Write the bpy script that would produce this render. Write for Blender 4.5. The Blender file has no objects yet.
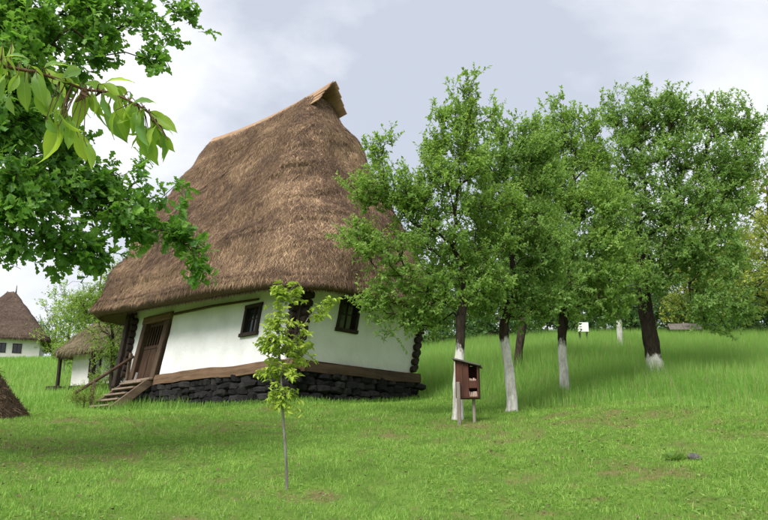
import bpy, bmesh, math, random
import numpy as np
from mathutils import Vector, Matrix

random.seed(7)
RNG = np.random.default_rng(7)
SC = bpy.context.scene
COL = SC.collection

# ------------------------------------------------------------------ camera, sky, sun, exposure
EYE = 1.65
FPX, PITCH = 770.0, math.radians(14.86)
cam_d = bpy.data.cameras.new('camera')
cam = bpy.data.objects.new('camera', cam_d)
COL.objects.link(cam)
cam_d.sensor_width = 36.0
cam_d.lens = 36.0 * FPX / 768.0
cam_d.clip_start = 0.05
cam_d.clip_end = 5000
cam.location = (0, 0, EYE)
cam.rotation_euler = (math.pi / 2 + PITCH, 0, 0)
SC.camera = cam

SUN_EL, SUN_AZ = math.radians(47), math.radians(-150)     # azimuth from +Y, clockwise (behind-left)
world = bpy.data.worlds.new('World')
SC.world = world
world.use_nodes = True
wn = world.node_tree
wn.nodes.clear()
def wnode(t, **kw):
    n = wn.nodes.new(t)
    for k, v in kw.items():
        setattr(n, k, v)
    return n
w_out = wnode('ShaderNodeOutputWorld')
w_bg = wnode('ShaderNodeBackground')
w_sky = wnode('ShaderNodeTexSky', sky_type='NISHITA', sun_disc=False, sun_elevation=SUN_EL, sun_rotation=SUN_AZ)
w_sky.air_density = 1.0
w_sky.dust_density = 2.0
w_tc = wnode('ShaderNodeTexCoord')
w_map = wnode('ShaderNodeMapping')
w_map.inputs['Location'].default_value = (7.7, 0.6, 0.8)
w_map.inputs['Scale'].default_value = (1.0, 1.0, 1.7)
w_n1 = wnode('ShaderNodeTexNoise')
w_n1.inputs['Scale'].default_value = 1.7
w_n1.inputs['Detail'].default_value = 7
w_n1.inputs['Roughness'].default_value = 0.52
w_n1.inputs['Distortion'].default_value = 0.25
w_r1 = wnode('ShaderNodeValToRGB')
w_r1.color_ramp.elements[0].position = 0.41
w_r1.color_ramp.elements[0].color = (2.75, 2.95, 3.4, 1)
w_r1.color_ramp.elements[1].position = 0.59
w_r1.color_ramp.elements[1].color = (5.2, 5.22, 5.28, 1)
w_mix = wnode('ShaderNodeMix', data_type='RGBA')
w_mix.inputs[0].default_value = 0.93
wn.links.new(w_tc.outputs['Generated'], w_map.inputs['Vector'])
wn.links.new(w_map.outputs['Vector'], w_n1.inputs['Vector'])
wn.links.new(w_n1.outputs['Fac'], w_r1.inputs['Fac'])
wn.links.new(w_sky.outputs['Color'], w_mix.inputs[6])
wn.links.new(w_r1.outputs['Color'], w_mix.inputs[7])
wn.links.new(w_mix.outputs[2], w_bg.inputs['Color'])
w_bg.inputs['Strength'].default_value = 0.1
wn.links.new(w_bg.outputs['Background'], w_out.inputs['Surface'])

sun_d = bpy.data.lights.new('sun', 'SUN')
sun_d.energy = 1.9
sun_d.angle = math.radians(32)
sun_d.color = (1.0, 0.97, 0.92)
sun = bpy.data.objects.new('sun', sun_d)
COL.objects.link(sun)
sdir = Vector((math.sin(SUN_AZ) * math.cos(SUN_EL), math.cos(SUN_AZ) * math.cos(SUN_EL), math.sin(SUN_EL)))
sun.rotation_euler = sdir.to_track_quat('Z', 'Y').to_euler()
sun.location = (-20, -20, 30)

vs = SC.view_settings
vs.view_transform = 'Standard'
vs.look = 'None'
vs.gamma = 1.0
vs.use_curve_mapping = False
vs.exposure = 1.24
SC.cycles.max_bounces = 10
SC.cycles.diffuse_bounces = 8
SC.cycles.transmission_bounces = 8
SC.cycles.transparent_max_bounces = 4

# ------------------------------------------------------------------ pixel -> direction helper (photo pixels, 768 x 520)
def W(px, py, d):
    c, s = math.cos(PITCH), math.sin(PITCH)
    X, Y = px - 384.0, 260.0 - py
    fw, up = FPX * c - Y * s, FPX * s + Y * c
    k = d / math.hypot(X, fw)
    return np.array([X * k, fw * k, up * k + EYE])

# ------------------------------------------------------------------ numeric helpers
def _hash(ix, iy, iz, seed):
    h = (ix.astype(np.int64) * 374761393 + iy.astype(np.int64) * 668265263 + iz.astype(np.int64) * 2147483647 + seed * 974711) & 0xFFFFFFFF
    h = ((h ^ (h >> 13)) * 1274126177) & 0xFFFFFFFF
    h = ((h ^ (h >> 16)) * 2246822519) & 0xFFFFFFFF
    return ((h ^ (h >> 15)) & 0xFFFFFF) / float(0xFFFFFF)
def vnoise(P, scale=1.0, seed=0):
    P = np.asarray(P, float) * scale
    i = np.floor(P)
    f = P - i
    f = f * f * (3 - 2 * f)
    out = 0
    for dx in (0, 1):
        for dy in (0, 1):
            for dz in (0, 1):
                w = (f[:, 0] if dx else 1 - f[:, 0]) * (f[:, 1] if dy else 1 - f[:, 1]) * (f[:, 2] if dz else 1 - f[:, 2])
                out = out + w * _hash(i[:, 0] + dx, i[:, 1] + dy, i[:, 2] + dz, seed)
    return out * 2 - 1
def fbm(P, scale=1.0, seed=0, octv=4, gain=0.5):
    a, s, t = 0, 1.0, 0
    for o in range(octv):
        a = a + s * vnoise(P, scale * 2 ** o, seed + o * 17)
        t += s
        s *= gain
    return a / t
def unit(a):
    return a / np.maximum(np.linalg.norm(a, axis=-1, keepdims=True), 1e-9)

# ------------------------------------------------------------------ object helpers
def link(o, parent=None):
    COL.objects.link(o)
    if parent is not None:
        o.parent = parent
    return o
def tag(o, label=None, cat=None, group=None, kind=None):
    for k, v in (('label', label), ('category', cat), ('group', group), ('kind', kind)):
        if v:
            o[k] = v
    return o
def empty(name, loc, rz=0.0, label=None, cat=None, group=None):
    o = bpy.data.objects.new(name, None)
    o.location = loc
    o.rotation_euler = (0, 0, rz)
    o.empty_display_size = 0.2
    link(o)
    return tag(o, label, cat, group)
def np_mesh(name, V, faces, mat, parent=None, smooth=False, attrs=None):
    """V (n,3); faces: one (m,k) int array or a list of such arrays"""
    if not isinstance(faces, (list, tuple)):
        faces = [faces]
    faces = [np.asarray(f, np.int32) for f in faces if len(f)]
    me = bpy.data.meshes.new(name)
    V = np.ascontiguousarray(V, np.float32)
    me.vertices.add(len(V))
    me.vertices.foreach_set('co', V.ravel())
    loops = np.concatenate([f.ravel() for f in faces])
    tot = np.concatenate([np.full(len(f), f.shape[1], np.int32) for f in faces])
    start = np.concatenate([[0], np.cumsum(tot)[:-1]]).astype(np.int32)
    me.loops.add(len(loops))
    me.loops.foreach_set('vertex_index', loops.astype(np.int32))
    me.polygons.add(len(tot))
    me.polygons.foreach_set('loop_start', start)
    me.polygons.foreach_set('loop_total', tot)
    me.polygons.foreach_set('use_smooth', np.full(len(tot), smooth, bool))
    for k, a in (attrs or {}).items():
        at = me.attributes.new(k, 'FLOAT', 'POINT')
        at.data.foreach_set('value', np.ascontiguousarray(a, np.float32))
    me.update(calc_edges=True)
    if mat:
        me.materials.append(mat)
    return link(bpy.data.objects.new(name, me), parent)
class MB:
    """collects hexahedra / tubes and builds one mesh"""
    def __init__(self):
        self.v, self.f = [], []
    def hexa(self, pts):
        b = len(self.v)
        self.v += [tuple(p) for p in pts]
        for q in ((0, 3, 2, 1), (4, 5, 6, 7), (0, 1, 5, 4), (1, 2, 6, 5), (2, 3, 7, 6), (3, 0, 4, 7)):
            self.f.append(tuple(b + i for i in q))
        return self
    def box(self, x0, x1, y0, y1, z0, z1, fn=None):
        p = [(x0, y0, z0), (x1, y0, z0), (x1, y1, z0), (x0, y1, z0), (x0, y0, z1), (x1, y0, z1), (x1, y1, z1), (x0, y1, z1)]
        return self.hexa([fn(*q) for q in p] if fn else p)
    def bar(self, a, b, w, h, up=(0, 0, 1)):
        a, b = Vector(a), Vector(b)
        d = (b - a).normalized()
        s = d.cross(Vector(up)).normalized()
        u = s.cross(d).normalized()
        s *= w / 2
        u *= h / 2
        return self.hexa([a - s - u, a + s - u, a + s + u, a - s + u, b - s - u, b + s - u, b + s + u, b - s + u])
    def tube(self, pts, rad, sides=10, jit=0.0, cap=True):
        V, F = tube(np.array(pts, float), np.array(rad, float), sides, jit)
        b = len(self.v)
        self.v += [tuple(p) for p in V]
        self.f += [tuple(int(b + i) for i in q) for q in F]
        if cap:
            n = len(V) // sides
            self.f.append(tuple(b + i for i in range(sides))[::-1])
            self.f.append(tuple(b + (n - 1) * sides + i for i in range(sides)))
        return self
    def build(self, name, mat, parent=None, bevel=0.0, smooth=False):
        me = bpy.data.meshes.new(name)
        me.from_pydata(self.v, [], self.f)
        me.update()
        bm = bmesh.new()
        bm.from_mesh(me)
        bmesh.ops.recalc_face_normals(bm, faces=bm.faces)
        if bevel > 0:
            bmesh.ops.bevel(bm, geom=list(bm.edges), offset=bevel, segments=1, affect='EDGES', clamp_overlap=True)
        bm.to_mesh(me)
        bm.free()
        if smooth:
            for p in me.polygons:
                p.use_smooth = True
        if mat:
            me.materials.append(mat)
        return link(bpy.data.objects.new(name, me), parent)
def tube(pts, rad, sides=10, jit=0.0, seed=3):
    n = len(pts)
    t = np.zeros_like(pts)
    t[1:-1] = pts[2:] - pts[:-2]
    t[0], t[-1] = pts[1] - pts[0], pts[-1] - pts[-2]
    t = unit(t)
    ref = np.array([1.0, 0.15, 0.1]) if abs(t[0][0]) < 0.8 else np.array([0.1, 1.0, 0.2])
    s = unit(np.cross(t, ref))
    u = np.cross(t, s)
    a = np.arange(sides) / sides * 2 * np.pi
    V = pts[:, None, :] + (s[:, None, :] * np.cos(a)[None, :, None] + u[:, None, :] * np.sin(a)[None, :, None]) * rad[:, None, None]
    V = V.reshape(-1, 3)
    if jit:
        o = V - np.repeat(pts, sides, 0)
        V = V + o * (jit * fbm(V, 5.0, seed, 3))[:, None]
    i = np.arange(n - 1)[:, None] * sides
    j = np.arange(sides)[None, :]
    k = (j + 1) % sides
    F = np.stack([i + j, i + k, i + sides + k, i + sides + j], -1).reshape(-1, 4)
    return V, F
def edges_mesh(A, B, ra, rb, sides=5):
    d = unit(B - A)
    ref = np.where(np.abs(d[:, 2:3]) > 0.8, np.array([[1.0, 0.2, 0]]), np.array([[0.0, 0.1, 1.0]]))
    s = unit(np.cross(d, ref))
    u = np.cross(d, s)
    a = np.arange(sides) / sides * 2 * np.pi
    ring = s[:, None] * np.cos(a)[None, :, None] + u[:, None] * np.sin(a)[None, :, None]
    V = np.concatenate([A[:, None] + ring * ra[:, None, None], B[:, None] + ring * rb[:, None, None]], 1).reshape(-1, 3)
    n = len(A)
    i = np.arange(n)[:, None] * 2 * sides
    j = np.arange(sides)[None]
    k = (j + 1) % sides
    F = np.stack([i + j, i + k, i + sides + k, i + sides + j], -1).reshape(-1, 4)
    return V, F

# ------------------------------------------------------------------ materials
class M:
    def __init__(self, name):
        self.m = bpy.data.materials.new(name)
        self.m.use_nodes = True
        self.t = self.m.node_tree
        self.t.nodes.clear()
        self.out = self.n('ShaderNodeOutputMaterial')
    def n(self, t, ins=None, **kw):
        x = self.t.nodes.new(t)
        for k, v in kw.items():
            setattr(x, k, v)
        for k, v in (ins or {}).items():
            if isinstance(v, bpy.types.NodeSocket):
                self.t.links.new(v, x.inputs[k])
            else:
                x.inputs[k].default_value = v
        return x
    def ramp(self, fac, stops):
        r = self.n('ShaderNodeValToRGB', {'Fac': fac})
        e = r.color_ramp.elements
        while len(e) > 1:
            e.remove(e[-1])
        e[0].position = stops[0][0]
        e[0].color = (*stops[0][1], 1)
        for p, c in stops[1:]:
            x = e.new(p)
            x.color = (*c, 1)
        return r.outputs['Color']
    def noise(self, scale, detail=5, rough=0.55, vec=None, dist=0.0):
        ins = {'Scale': scale, 'Detail': detail, 'Roughness': rough, 'Distortion': dist}
        if vec is not None:
            ins['Vector'] = vec
        return self.n('ShaderNodeTexNoise', ins).outputs['Fac']
    def pos(self, scale=(1, 1, 1), rot=(0, 0, 0)):
        tc = self.n('ShaderNodeTexCoord')
        return self.n('ShaderNodeMapping', {'Vector': tc.outputs['Object'], 'Scale': scale, 'Rotation': rot}).outputs['Vector']
    def attr(self, name):
        return self.n('ShaderNodeAttribute', attribute_name=name).outputs['Fac']
    def mix(self, fac, a, b, mode='MIX'):
        x = self.n('ShaderNodeMix', data_type='RGBA', blend_type=mode)
        for i, v in ((0, fac), (6, a), (7, b)):
            if isinstance(v, bpy.types.NodeSocket):
                self.t.links.new(v, x.inputs[i])
            else:
                x.inputs[i].default_value = v if i == 0 else (*v, 1)
        return x.outputs[2]
    def math(self, op, a, b=0.0):
        x = self.n('ShaderNodeMath', operation=op)
        for i, v in ((0, a), (1, b)):
            if isinstance(v, bpy.types.NodeSocket):
                self.t.links.new(v, x.inputs[i])
            else:
                x.inputs[i].default_value = v
        return x.outputs[0]
    def bump(self, h, strength=0.5, dist=0.02):
        return self.n('ShaderNodeBump', {'Height': h, 'Strength': strength, 'Distance': dist}).outputs['Normal']
    def surf(self, color, rough=0.85, normal=None, spec=0.25, metal=0.0):
        ins = {'Base Color': color if isinstance(color, bpy.types.NodeSocket) else (*color, 1), 'Roughness': rough,
               'Specular IOR Level': spec, 'Metallic': metal}
        if normal is not None:
            ins['Normal'] = normal
        b = self.n('ShaderNodeBsdfPrincipled', ins)
        self.t.links.new(b.outputs[0], self.out.inputs['Surface'])
        return self.m
    def leaf(self, color, trans, fac=0.35, rough=0.5, spec=0.35):
        b = self.n('ShaderNodeBsdfPrincipled', {'Base Color': color, 'Roughness': rough, 'Specular IOR Level': spec})
        t = self.n('ShaderNodeBsdfTranslucent', {'Color': trans})
        x = self.n('ShaderNodeMixShader', {0: fac, 1: b.outputs[0], 2: t.outputs[0]})
        self.t.links.new(x.outputs[0], self.out.inputs['Surface'])
        return self.m

def leaf_mat(name, lo, mid, hi, tr, fac=0.35, rough=0.5, spec=0.3):
    m = M(name)
    r = m.attr('rnd')
    c = m.ramp(r, [(0.0, lo), (0.55, mid), (1.0, hi)])
    t = m.mix(0.5, c, tr)
    return m.leaf(c, t, fac, rough, spec)
def wood_mat(name, dark, light, scale=(18, 18, 1.2), rough=0.8, bump=0.4, rot=(0, 0, 0)):
    m = M(name)
    p = m.pos(scale, rot)
    a = m.noise(1.0, 8, 0.65, p, 0.6)
    b = m.noise(2.2, 4, 0.6, m.pos())
    f = m.math('ADD', m.math('MULTIPLY', a, 0.75), m.math('MULTIPLY', b, 0.3))
    c = m.ramp(f, [(0.32, dark), (0.7, light)])
    return m.surf(c, rough, m.bump(a, bump, 0.01))
def bark_mat(name, dark, light, wash=None):
    m = M(name)
    p = m.pos((9, 9, 2.6))
    a = m.noise(2.2, 8, 0.7, p, 0.5)
    c = m.ramp(a, [(0.33, dark), (0.68, light)])
    if wash:
        w = m.attr('wash')
        w = m.math('ADD', w, m.math('MULTIPLY', m.math('SUBTRACT', m.noise(7, 6, 0.65, m.pos((1, 1, .5))), 0.5), 1.1))
        f = m.ramp(w, [(0.42, (0, 0, 0)), (0.58, (1, 1, 1))])
        wc = m.ramp(m.noise(9, 6, 0.7, m.pos((1, 1, .35))), [(0.3, (0.22, 0.2, 0.16)), (0.55, wash)])
        c = m.mix(f, c, wc)
    return m.surf(c, 0.9, m.bump(a, 0.9, 0.03), 0.1)

MAT = {}
MAT['bark'] = bark_mat('bark_dark', (0.018, 0.013, 0.009), (0.085, 0.066, 0.05))
MAT['bark_wash'] = bark_mat('bark_whitewashed', (0.012, 0.009, 0.007), (0.06, 0.046, 0.035), (0.62, 0.605, 0.57))
MAT['bark_young'] = bark_mat('bark_young', (0.11, 0.10, 0.085), (0.3, 0.28, 0.25))
MAT['twig'] = bark_mat('twig_red', (0.07, 0.04, 0.022), (0.19, 0.12, 0.07))
MAT['leaf_a'] = leaf_mat('leaf_orchard_fresh', (0.10, 0.19, 0.042), (0.21, 0.36, 0.078), (0.40, 0.56, 0.17), (0.50, 0.74, 0.10), 0.54)
MAT['leaf_b'] = leaf_mat('leaf_orchard_deep', (0.095, 0.185, 0.048), (0.19, 0.335, 0.088), (0.37, 0.53, 0.17), (0.46, 0.70, 0.10), 0.54)
MAT['leaf_oak'] = leaf_mat('leaf_oak', (0.05, 0.135, 0.026), (0.115, 0.27, 0.042), (0.29, 0.50, 0.09), (0.32, 0.64, 0.05), 0.47, 0.42, 0.4)
MAT['leaf_sap'] = leaf_mat('leaf_sapling', (0.20, 0.32, 0.03), (0.38, 0.52, 0.06), (0.60, 0.68, 0.14), (0.36, 0.48, 0.06), 0.42)
MAT['leaf_far'] = leaf_mat('leaf_background', (0.045, 0.10, 0.03), (0.085, 0.175, 0.048), (0.15, 0.27, 0.08), (0.18, 0.34, 0.06), 0.4)
MAT['leaf_gold'] = leaf_mat('leaf_yellowing', (0.11, 0.17, 0.03), (0.24, 0.31, 0.05), (0.42, 0.43, 0.08), (0.46, 0.54, 0.06), 0.4)
MAT['leaf_willow'] = leaf_mat('leaf_loose', (0.12, 0.22, 0.04), (0.25, 0.40, 0.07), (0.42, 0.56, 0.13), (0.50, 0.70, 0.08), 0.48)

def thatch_mat(name, stops):
    m = M(name)
    c = m.ramp(m.attr('rnd'), stops)
    n = m.noise(26, 5, 0.7, m.pos((1, 1, 0.35)))
    c = m.mix(0.35, c, m.ramp(n, [(0.3, (0.05, 0.034, 0.027)), (0.7, (0.29, 0.21, 0.15))]))
    return m.surf(c, 0.92, m.bump(n, 0.8, 0.03), 0.1)
MAT['thatch'] = thatch_mat('straw_thatch', [(0, (0.04, 0.025, 0.021)), (0.3, (0.115, 0.066, 0.045)), (0.55, (0.245, 0.148, 0.094)), (0.8, (0.46, 0.29, 0.165)), (1, (0.76, 0.54, 0.32))])
MAT['thatch_far'] = thatch_mat('straw_thatch_weathered', [(0, (0.045, 0.031, 0.028)), (0.5, (0.09, 0.063, 0.055)), (1, (0.165, 0.12, 0.10))])
MAT['thatch_moss'] = thatch_mat('straw_thatch_mossy', [(0, (0.06, 0.05, 0.035)), (0.4, (0.17, 0.14, 0.085)), (0.7, (0.26, 0.23, 0.12)), (1, (0.42, 0.36, 0.22))])
MAT['hay'] = thatch_mat('old_hay', [(0, (0.055, 0.035, 0.025)), (0.5, (0.16, 0.105, 0.07)), (1, (0.32, 0.22, 0.14))])

def plaster():
    m = M('white_plaster')
    p = m.pos()
    n1 = m.noise(1.3, 6, 0.6, p)
    n2 = m.noise(14, 5, 0.6, p)
    n3 = m.noise(2.0, 6, 0.65, m.pos((1.6, 1.6, 0.35)))
    c = m.ramp(n1, [(0.3, (0.69, 0.685, 0.685)), (0.6, (0.80, 0.795, 0.80))])
    c = m.mix(m.ramp(n3, [(0.55, (0, 0, 0)), (0.75, (0.3, 0.3, 0.3))]), c, (0.60, 0.585, 0.55))
    sep = m.n('ShaderNodeSeparateXYZ', {'Vector': p}).outputs['Z']
    spl = m.math('ADD', m.math('MULTIPLY', m.math('SUBTRACT', 1.52, sep), 1.6), m.math('MULTIPLY', m.math('SUBTRACT', m.noise(5, 6, .7, p), .5), 1.6))
    c = m.mix(m.ramp(spl, [(0.1, (0, 0, 0)), (0.9, (0.30, 0.30, 0.30))]), c, (0.40, 0.35, 0.27))
    vt = m.n('ShaderNodeTexVoronoi', {'Vector': m.n('ShaderNodeMapping', {'Vector': p, 'Scale': (1.2, 1.2, 1.8)}).outputs[0], 'Scale': 1.7}, feature='DISTANCE_TO_EDGE')
    crack = m.ramp(vt.outputs['Distance'], [(0.0, (1, 1, 1)), (0.008, (0, 0, 0))])
    c = m.mix(m.math('MULTIPLY', crack, m.math('MULTIPLY', n1, 0.35)), c, (0.42, 0.38, 0.31))
    h = m.math('ADD', m.math('MULTIPLY', n1, 1.0), m.math('MULTIPLY', n2, 0.25))
    return m.surf(c, 0.92, m.bump(h, 0.55, 0.05), 0.1)
MAT['plaster'] = plaster()
MAT['timber'] = wood_mat('old_timber', (0.06, 0.034, 0.021), (0.235, 0.145, 0.088), (14, 1.0, 14))
MAT['timber_x'] = wood_mat('old_timber_across', (0.035, 0.021, 0.015), (0.125, 0.078, 0.05), (1.0, 14, 14))
MAT['timber_v'] = wood_mat('old_timber_upright', (0.036, 0.023, 0.016), (0.125, 0.08, 0.052), (16, 16, 1.1))
MAT['door'] = wood_mat('door_boards', (0.026, 0.014, 0.009), (0.09, 0.05, 0.03), (16, 16, 1.0))
MAT['tarred'] = wood_mat('tarred_logs', (0.012, 0.009, 0.008), (0.05, 0.035, 0.027), (6, 6, 6))
MAT['stair'] = wood_mat('weathered_stair_boards', (0.13, 0.095, 0.072), (0.36, 0.28, 0.215), (3, 14, 14))
MAT['stringer'] = wood_mat('weathered_stringer', (0.075, 0.05, 0.036), (0.24, 0.165, 0.115), (3, 14, 6))
MAT['plank'] = wood_mat('fresh_ridge_planks', (0.19, 0.11, 0.062), (0.47, 0.31, 0.185), (14, 0.9, 14))
MAT['greywood'] = wood_mat('grey_post_wood', (0.10, 0.085, 0.07), (0.30, 0.265, 0.22), (16, 16, 1.4))
MAT['redwood'] = wood_mat('red_stained_boards', (0.03, 0.013, 0.009), (0.115, 0.042, 0.027), (14, 14, 1.2))
MAT['felt'] = wood_mat('roofing_felt', (0.05, 0.05, 0.045), (0.14, 0.135, 0.12), (5, 5, 5))
MAT['brickpale'] = wood_mat('pale_clay_tubes', (0.28, 0.18, 0.14), (0.58, 0.45, 0.38), (20, 20, 20))
MAT['void'] = M('dark_interior').surf((0.012, 0.010, 0.009), 0.9)
MAT['signwhite'] = M('white_sign_board').surf((0.75, 0.75, 0.74), 0.5)
MAT['shingle'] = wood_mat('grey_shingles', (0.06, 0.052, 0.047), (0.20, 0.175, 0.155), (3, 10, 10))
def glass():
    m = M('old_window_glass')
    n = m.noise(3.0, 2, 0.5, m.pos())
    return m.surf((0.02, 0.022, 0.024), 0.08, m.bump(n, 0.15, 0.02), 0.6)
MAT['glass'] = glass()
def stone_mat():
    m = M('dark_volcanic_stone')
    oi = m.n('ShaderNodeObjectInfo').outputs['Random']
    n = m.noise(7, 7, 0.65, m.pos())
    n2 = m.noise(30, 4, 0.7, m.pos())
    f = m.math('ADD', m.math('MULTIPLY', oi, 0.45), m.math('MULTIPLY', n, 0.6))
    c = m.ramp(f, [(0.2, (0.010, 0.0095, 0.010)), (0.55, (0.024, 0.0225, 0.023)), (0.9, (0.06, 0.056, 0.054))])
    h = m.math('ADD', n, m.math('MULTIPLY', n2, 0.4))
    return m.surf(c, 0.9, m.bump(h, 0.9, 0.05), 0.15)
MAT['stone'] = stone_mat()
def greystone():
    m = M('grey_field_stone')
    n = m.noise(12, 7, 0.65, m.pos())
    return m.surf(m.ramp(n, [(0.3, (0.05, 0.048, 0.044)), (0.7, (0.20, 0.195, 0.18))]), 0.9, m.bump(n, 0.9, 0.04), 0.15)
MAT['greystone'] = greystone()
def ground_mat():
    m = M('turf_ground')
    dry = m.attr('dry')
    n = m.noise(3.2, 8, 0.7, m.pos())
    n2 = m.noise(24, 5, 0.7, m.pos())
    g = m.ramp(n, [(0.3, (0.09, 0.15, 0.03)), (0.7, (0.17, 0.27, 0.05))])
    b = m.ramp(n2, [(0.3, (0.11, 0.095, 0.04)), (0.7, (0.25, 0.215, 0.095))])
    f = m.math('ADD', dry, m.math('MULTIPLY', m.math('SUBTRACT', n2, 0.5), 1.3))
    c = m.mix(m.ramp(f, [(0.35, (0, 0, 0)), (0.75, (1, 1, 1))]), g, b)
    return m.surf(c, 0.95, m.bump(n2, 0.8, 0.04), 0.1)
MAT['ground'] = ground_mat()
def grass_mat(name, stops, tr, fac=0.35):
    m = M(name)
    c = m.ramp(m.attr('rnd'), stops)
    return m.leaf(c, m.mix(0.55, c, tr), fac, 0.55, 0.2)
MAT['lawn'] = grass_mat('lawn_blades', [(0.0, (0.36, 0.27, 0.13)), (0.14, (0.31, 0.27, 0.09)), (0.28, (0.10, 0.20, 0.036)), (0.6, (0.185, 0.36, 0.06)), (1.0, (0.40, 0.57, 0.14))], (0.31, 0.60, 0.06), 0.42)
MAT['meadow'] = grass_mat('meadow_blades', [(0.0, (0.42, 0.34, 0.22)), (0.12, (0.26, 0.29, 0.07)), (0.3, (0.135, 0.27, 0.055)), (0.7, (0.22, 0.41, 0.08)), (1.0, (0.42, 0.57, 0.17))], (0.36, 0.66, 0.08), 0.44)
MAT['petal'] = M('white_petals').surf((0.8, 0.8, 0.78), 0.7)
def big_leaf_mat():
    m = M('leaf_cherry')
    oi = m.n('ShaderNodeObjectInfo').outputs['Random']
    p = m.pos()
    w = m.n('ShaderNodeTexWave', {'Vector': m.n('ShaderNodeMapping', {'Vector': p, 'Rotation': (0, 0, 0.6)}).outputs[0], 'Scale': 28.0, 'Distortion': 1.2}, wave_type='BANDS').outputs['Fac']
    c = m.ramp(oi, [(0.0, (0.17, 0.36, 0.13)), (0.5, (0.28, 0.50, 0.07)), (1.0, (0.46, 0.62, 0.08))])
    c = m.mix(0.25, c, m.ramp(m.noise(22, 4, 0.6, p), [(0.3, (0.07, 0.16, 0.03)), (0.7, (0.2, 0.32, 0.07))]))
    sx = m.math('ABSOLUTE', m.n('ShaderNodeSeparateXYZ', {'Vector': p}).outputs['X'])
    c = m.mix(m.ramp(sx, [(0.006, (.7, .7, .7)), (0.014, (0, 0, 0))]), c, (0.42, 0.55, 0.20))
    b = m.n('ShaderNodeBsdfPrincipled', {'Base Color': c, 'Roughness': 0.36, 'Specular IOR Level': 0.45, 'Normal': m.bump(w, 0.35, 0.004)})
    t = m.n('ShaderNodeBsdfTranslucent', {'Color': m.mix(0.6, c, (0.62, 0.85, 0.06))})
    x = m.n('ShaderNodeMixShader', {0: 0.52, 1: b.outputs[0], 2: t.outputs[0]})
    m.t.links.new(x.outputs[0], m.out.inputs['Surface'])
    return m.m
MAT['leaf_cherry'] = big_leaf_mat()

# ------------------------------------------------------------------ terrain
PHI = 0.751
HC = np.array([18.7 * math.sin(-0.12), 18.7 * math.cos(-0.12)])      # near corner of the house
DR = np.array([math.sin(PHI), math.cos(PHI)])
DL = np.array([-DR[1], DR[0]])
def HW(x, y, z):
    a = HC + DR * x + DL * y
    return np.array([a[0], a[1], z])
def G(px, py, s):
    t = W(px, py, 1.0)[2] - EYE
    return W(px, py, EYE / (s - t))
ctrl = [(0, 0, 0), (0, -10, -1.6), (-10, -2, -0.9), (10, -2, 0.0), (-20, -20, -4.5), (20, -20, -3.2), (0, 3, 0.53), (-4, 3, .42), (4, 3, .56),
        (-12, 8, 1.0), (14, 8, 1.75)]
ctrl += [tuple(G(*a)) for a in ((0, 520, .165), (384, 520, .178), (768, 520, .185), (287, 488, .177), (0, 450, .158), (120, 440, .165),
                                (700, 459, .185), (768, 430, .187), (768, 400, .187))]
ctrl += [tuple(W(*a)) for a in ((0, 416, 17), (90, 413, 19), (30, 423, 25), (75, 397, 36), (-80, 398, 36), (20, 362, 100), (-250, 362, 100), (60, 379, 45),
                                (600, 335, 60), (768, 335, 60), (440, 340, 60), (458, 422, 13.5), (512, 411, 15), (565, 397, 18), (656, 379, 21.5),
                                (522, 366, 23), (620, 352, 30), (97, 409, 24.8), (760, 372, 24))]
ctrl += [tuple(HW(*a)) for a in ((0, 0, 3.07), (0, 3.3, 3.16), (0, 6.5, 3.27), (0, 8.4, 3.3), (4.6, 0, 3.38), (4.6, 8.2, 4.1), (2.3, 12, 4.3), (-1.5, 3, 2.72))]
for k in range(24):
    a = 2 * math.pi * k / 24
    fwd = math.cos(a)
    ctrl.append((160 * math.sin(a), 160 * math.cos(a), 5 + 12 * max(fwd, -1) + (1.5 if -0.9 < math.sin(a) < 0 else 0)))
for k in range(16):
    a = 2 * math.pi * k / 16
    ctrl += [(450 * math.sin(a), 450 * math.cos(a), 4 + 12 * math.cos(a)), (1100 * math.sin(a), 1100 * math.cos(a), 4 + 8 * math.cos(a))]
CT = np.array(ctrl, float)
def _phi(r2):
    return 0.5 * r2 * np.log(np.maximum(r2, 1e-9))
_n = len(CT)
_r2 = ((CT[:, None, :2] - CT[None, :, :2]) ** 2).sum(-1)
_A = np.zeros((_n + 3, _n + 3))
_A[:_n, :_n] = _phi(_r2) + np.eye(_n) * 0.4
_A[:_n, _n] = 1
_A[:_n, _n + 1:] = CT[:, :2]
_A[_n, :_n] = 1
_A[_n + 1:, :_n] = CT[:, :2].T
_w = np.linalg.solve(_A, np.concatenate([CT[:, 2], np.zeros(3)]))
def ground_z(x, y):
    x, y = np.atleast_1d(np.asarray(x, float)), np.atleast_1d(np.asarray(y, float))
    out = np.zeros(len(x))
    for i in range(0, len(x), 60000):
        xs, ys = x[i:i + 60000], y[i:i + 60000]
        r2 = (xs[:, None] - CT[None, :, 0]) ** 2 + (ys[:, None] - CT[None, :, 1]) ** 2
        out[i:i + 60000] = _phi(r2) @ _w[:_n] + _w[_n] + xs * _w[_n + 1] + ys * _w[_n + 2]
    P = np.stack([x, y, np.zeros(len(x))], -1)
    d = np.hypot(x, y)
    out += 0.10 * fbm(P, 0.45, 5, 3) * np.clip(d / 6, 0, 1) + 0.028 * fbm(P, 1.7, 9, 3)
    return out
def gz(x, y):
    return float(ground_z(x, y)[0])
def dryness(x, y):
    P = np.stack([x, y, np.zeros(len(x))], -1)
    a = 0.6 * fbm(P, 0.55, 41, 4, 0.6) + 0.85 * fbm(P, 3.6, 47, 3, .7)
    d = np.hypot(x, y)
    # worn turf round the sapling's foot and on the bank in front of the house
    for (cx, cy, r, k) in WORN:
        a = a + k * np.exp(-((x - cx) ** 2 + (y - cy) ** 2) / (r * r))
    return np.clip(0.31 + 0.95 * a - 0.004 * d, 0, 1)
WORN = []
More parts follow.
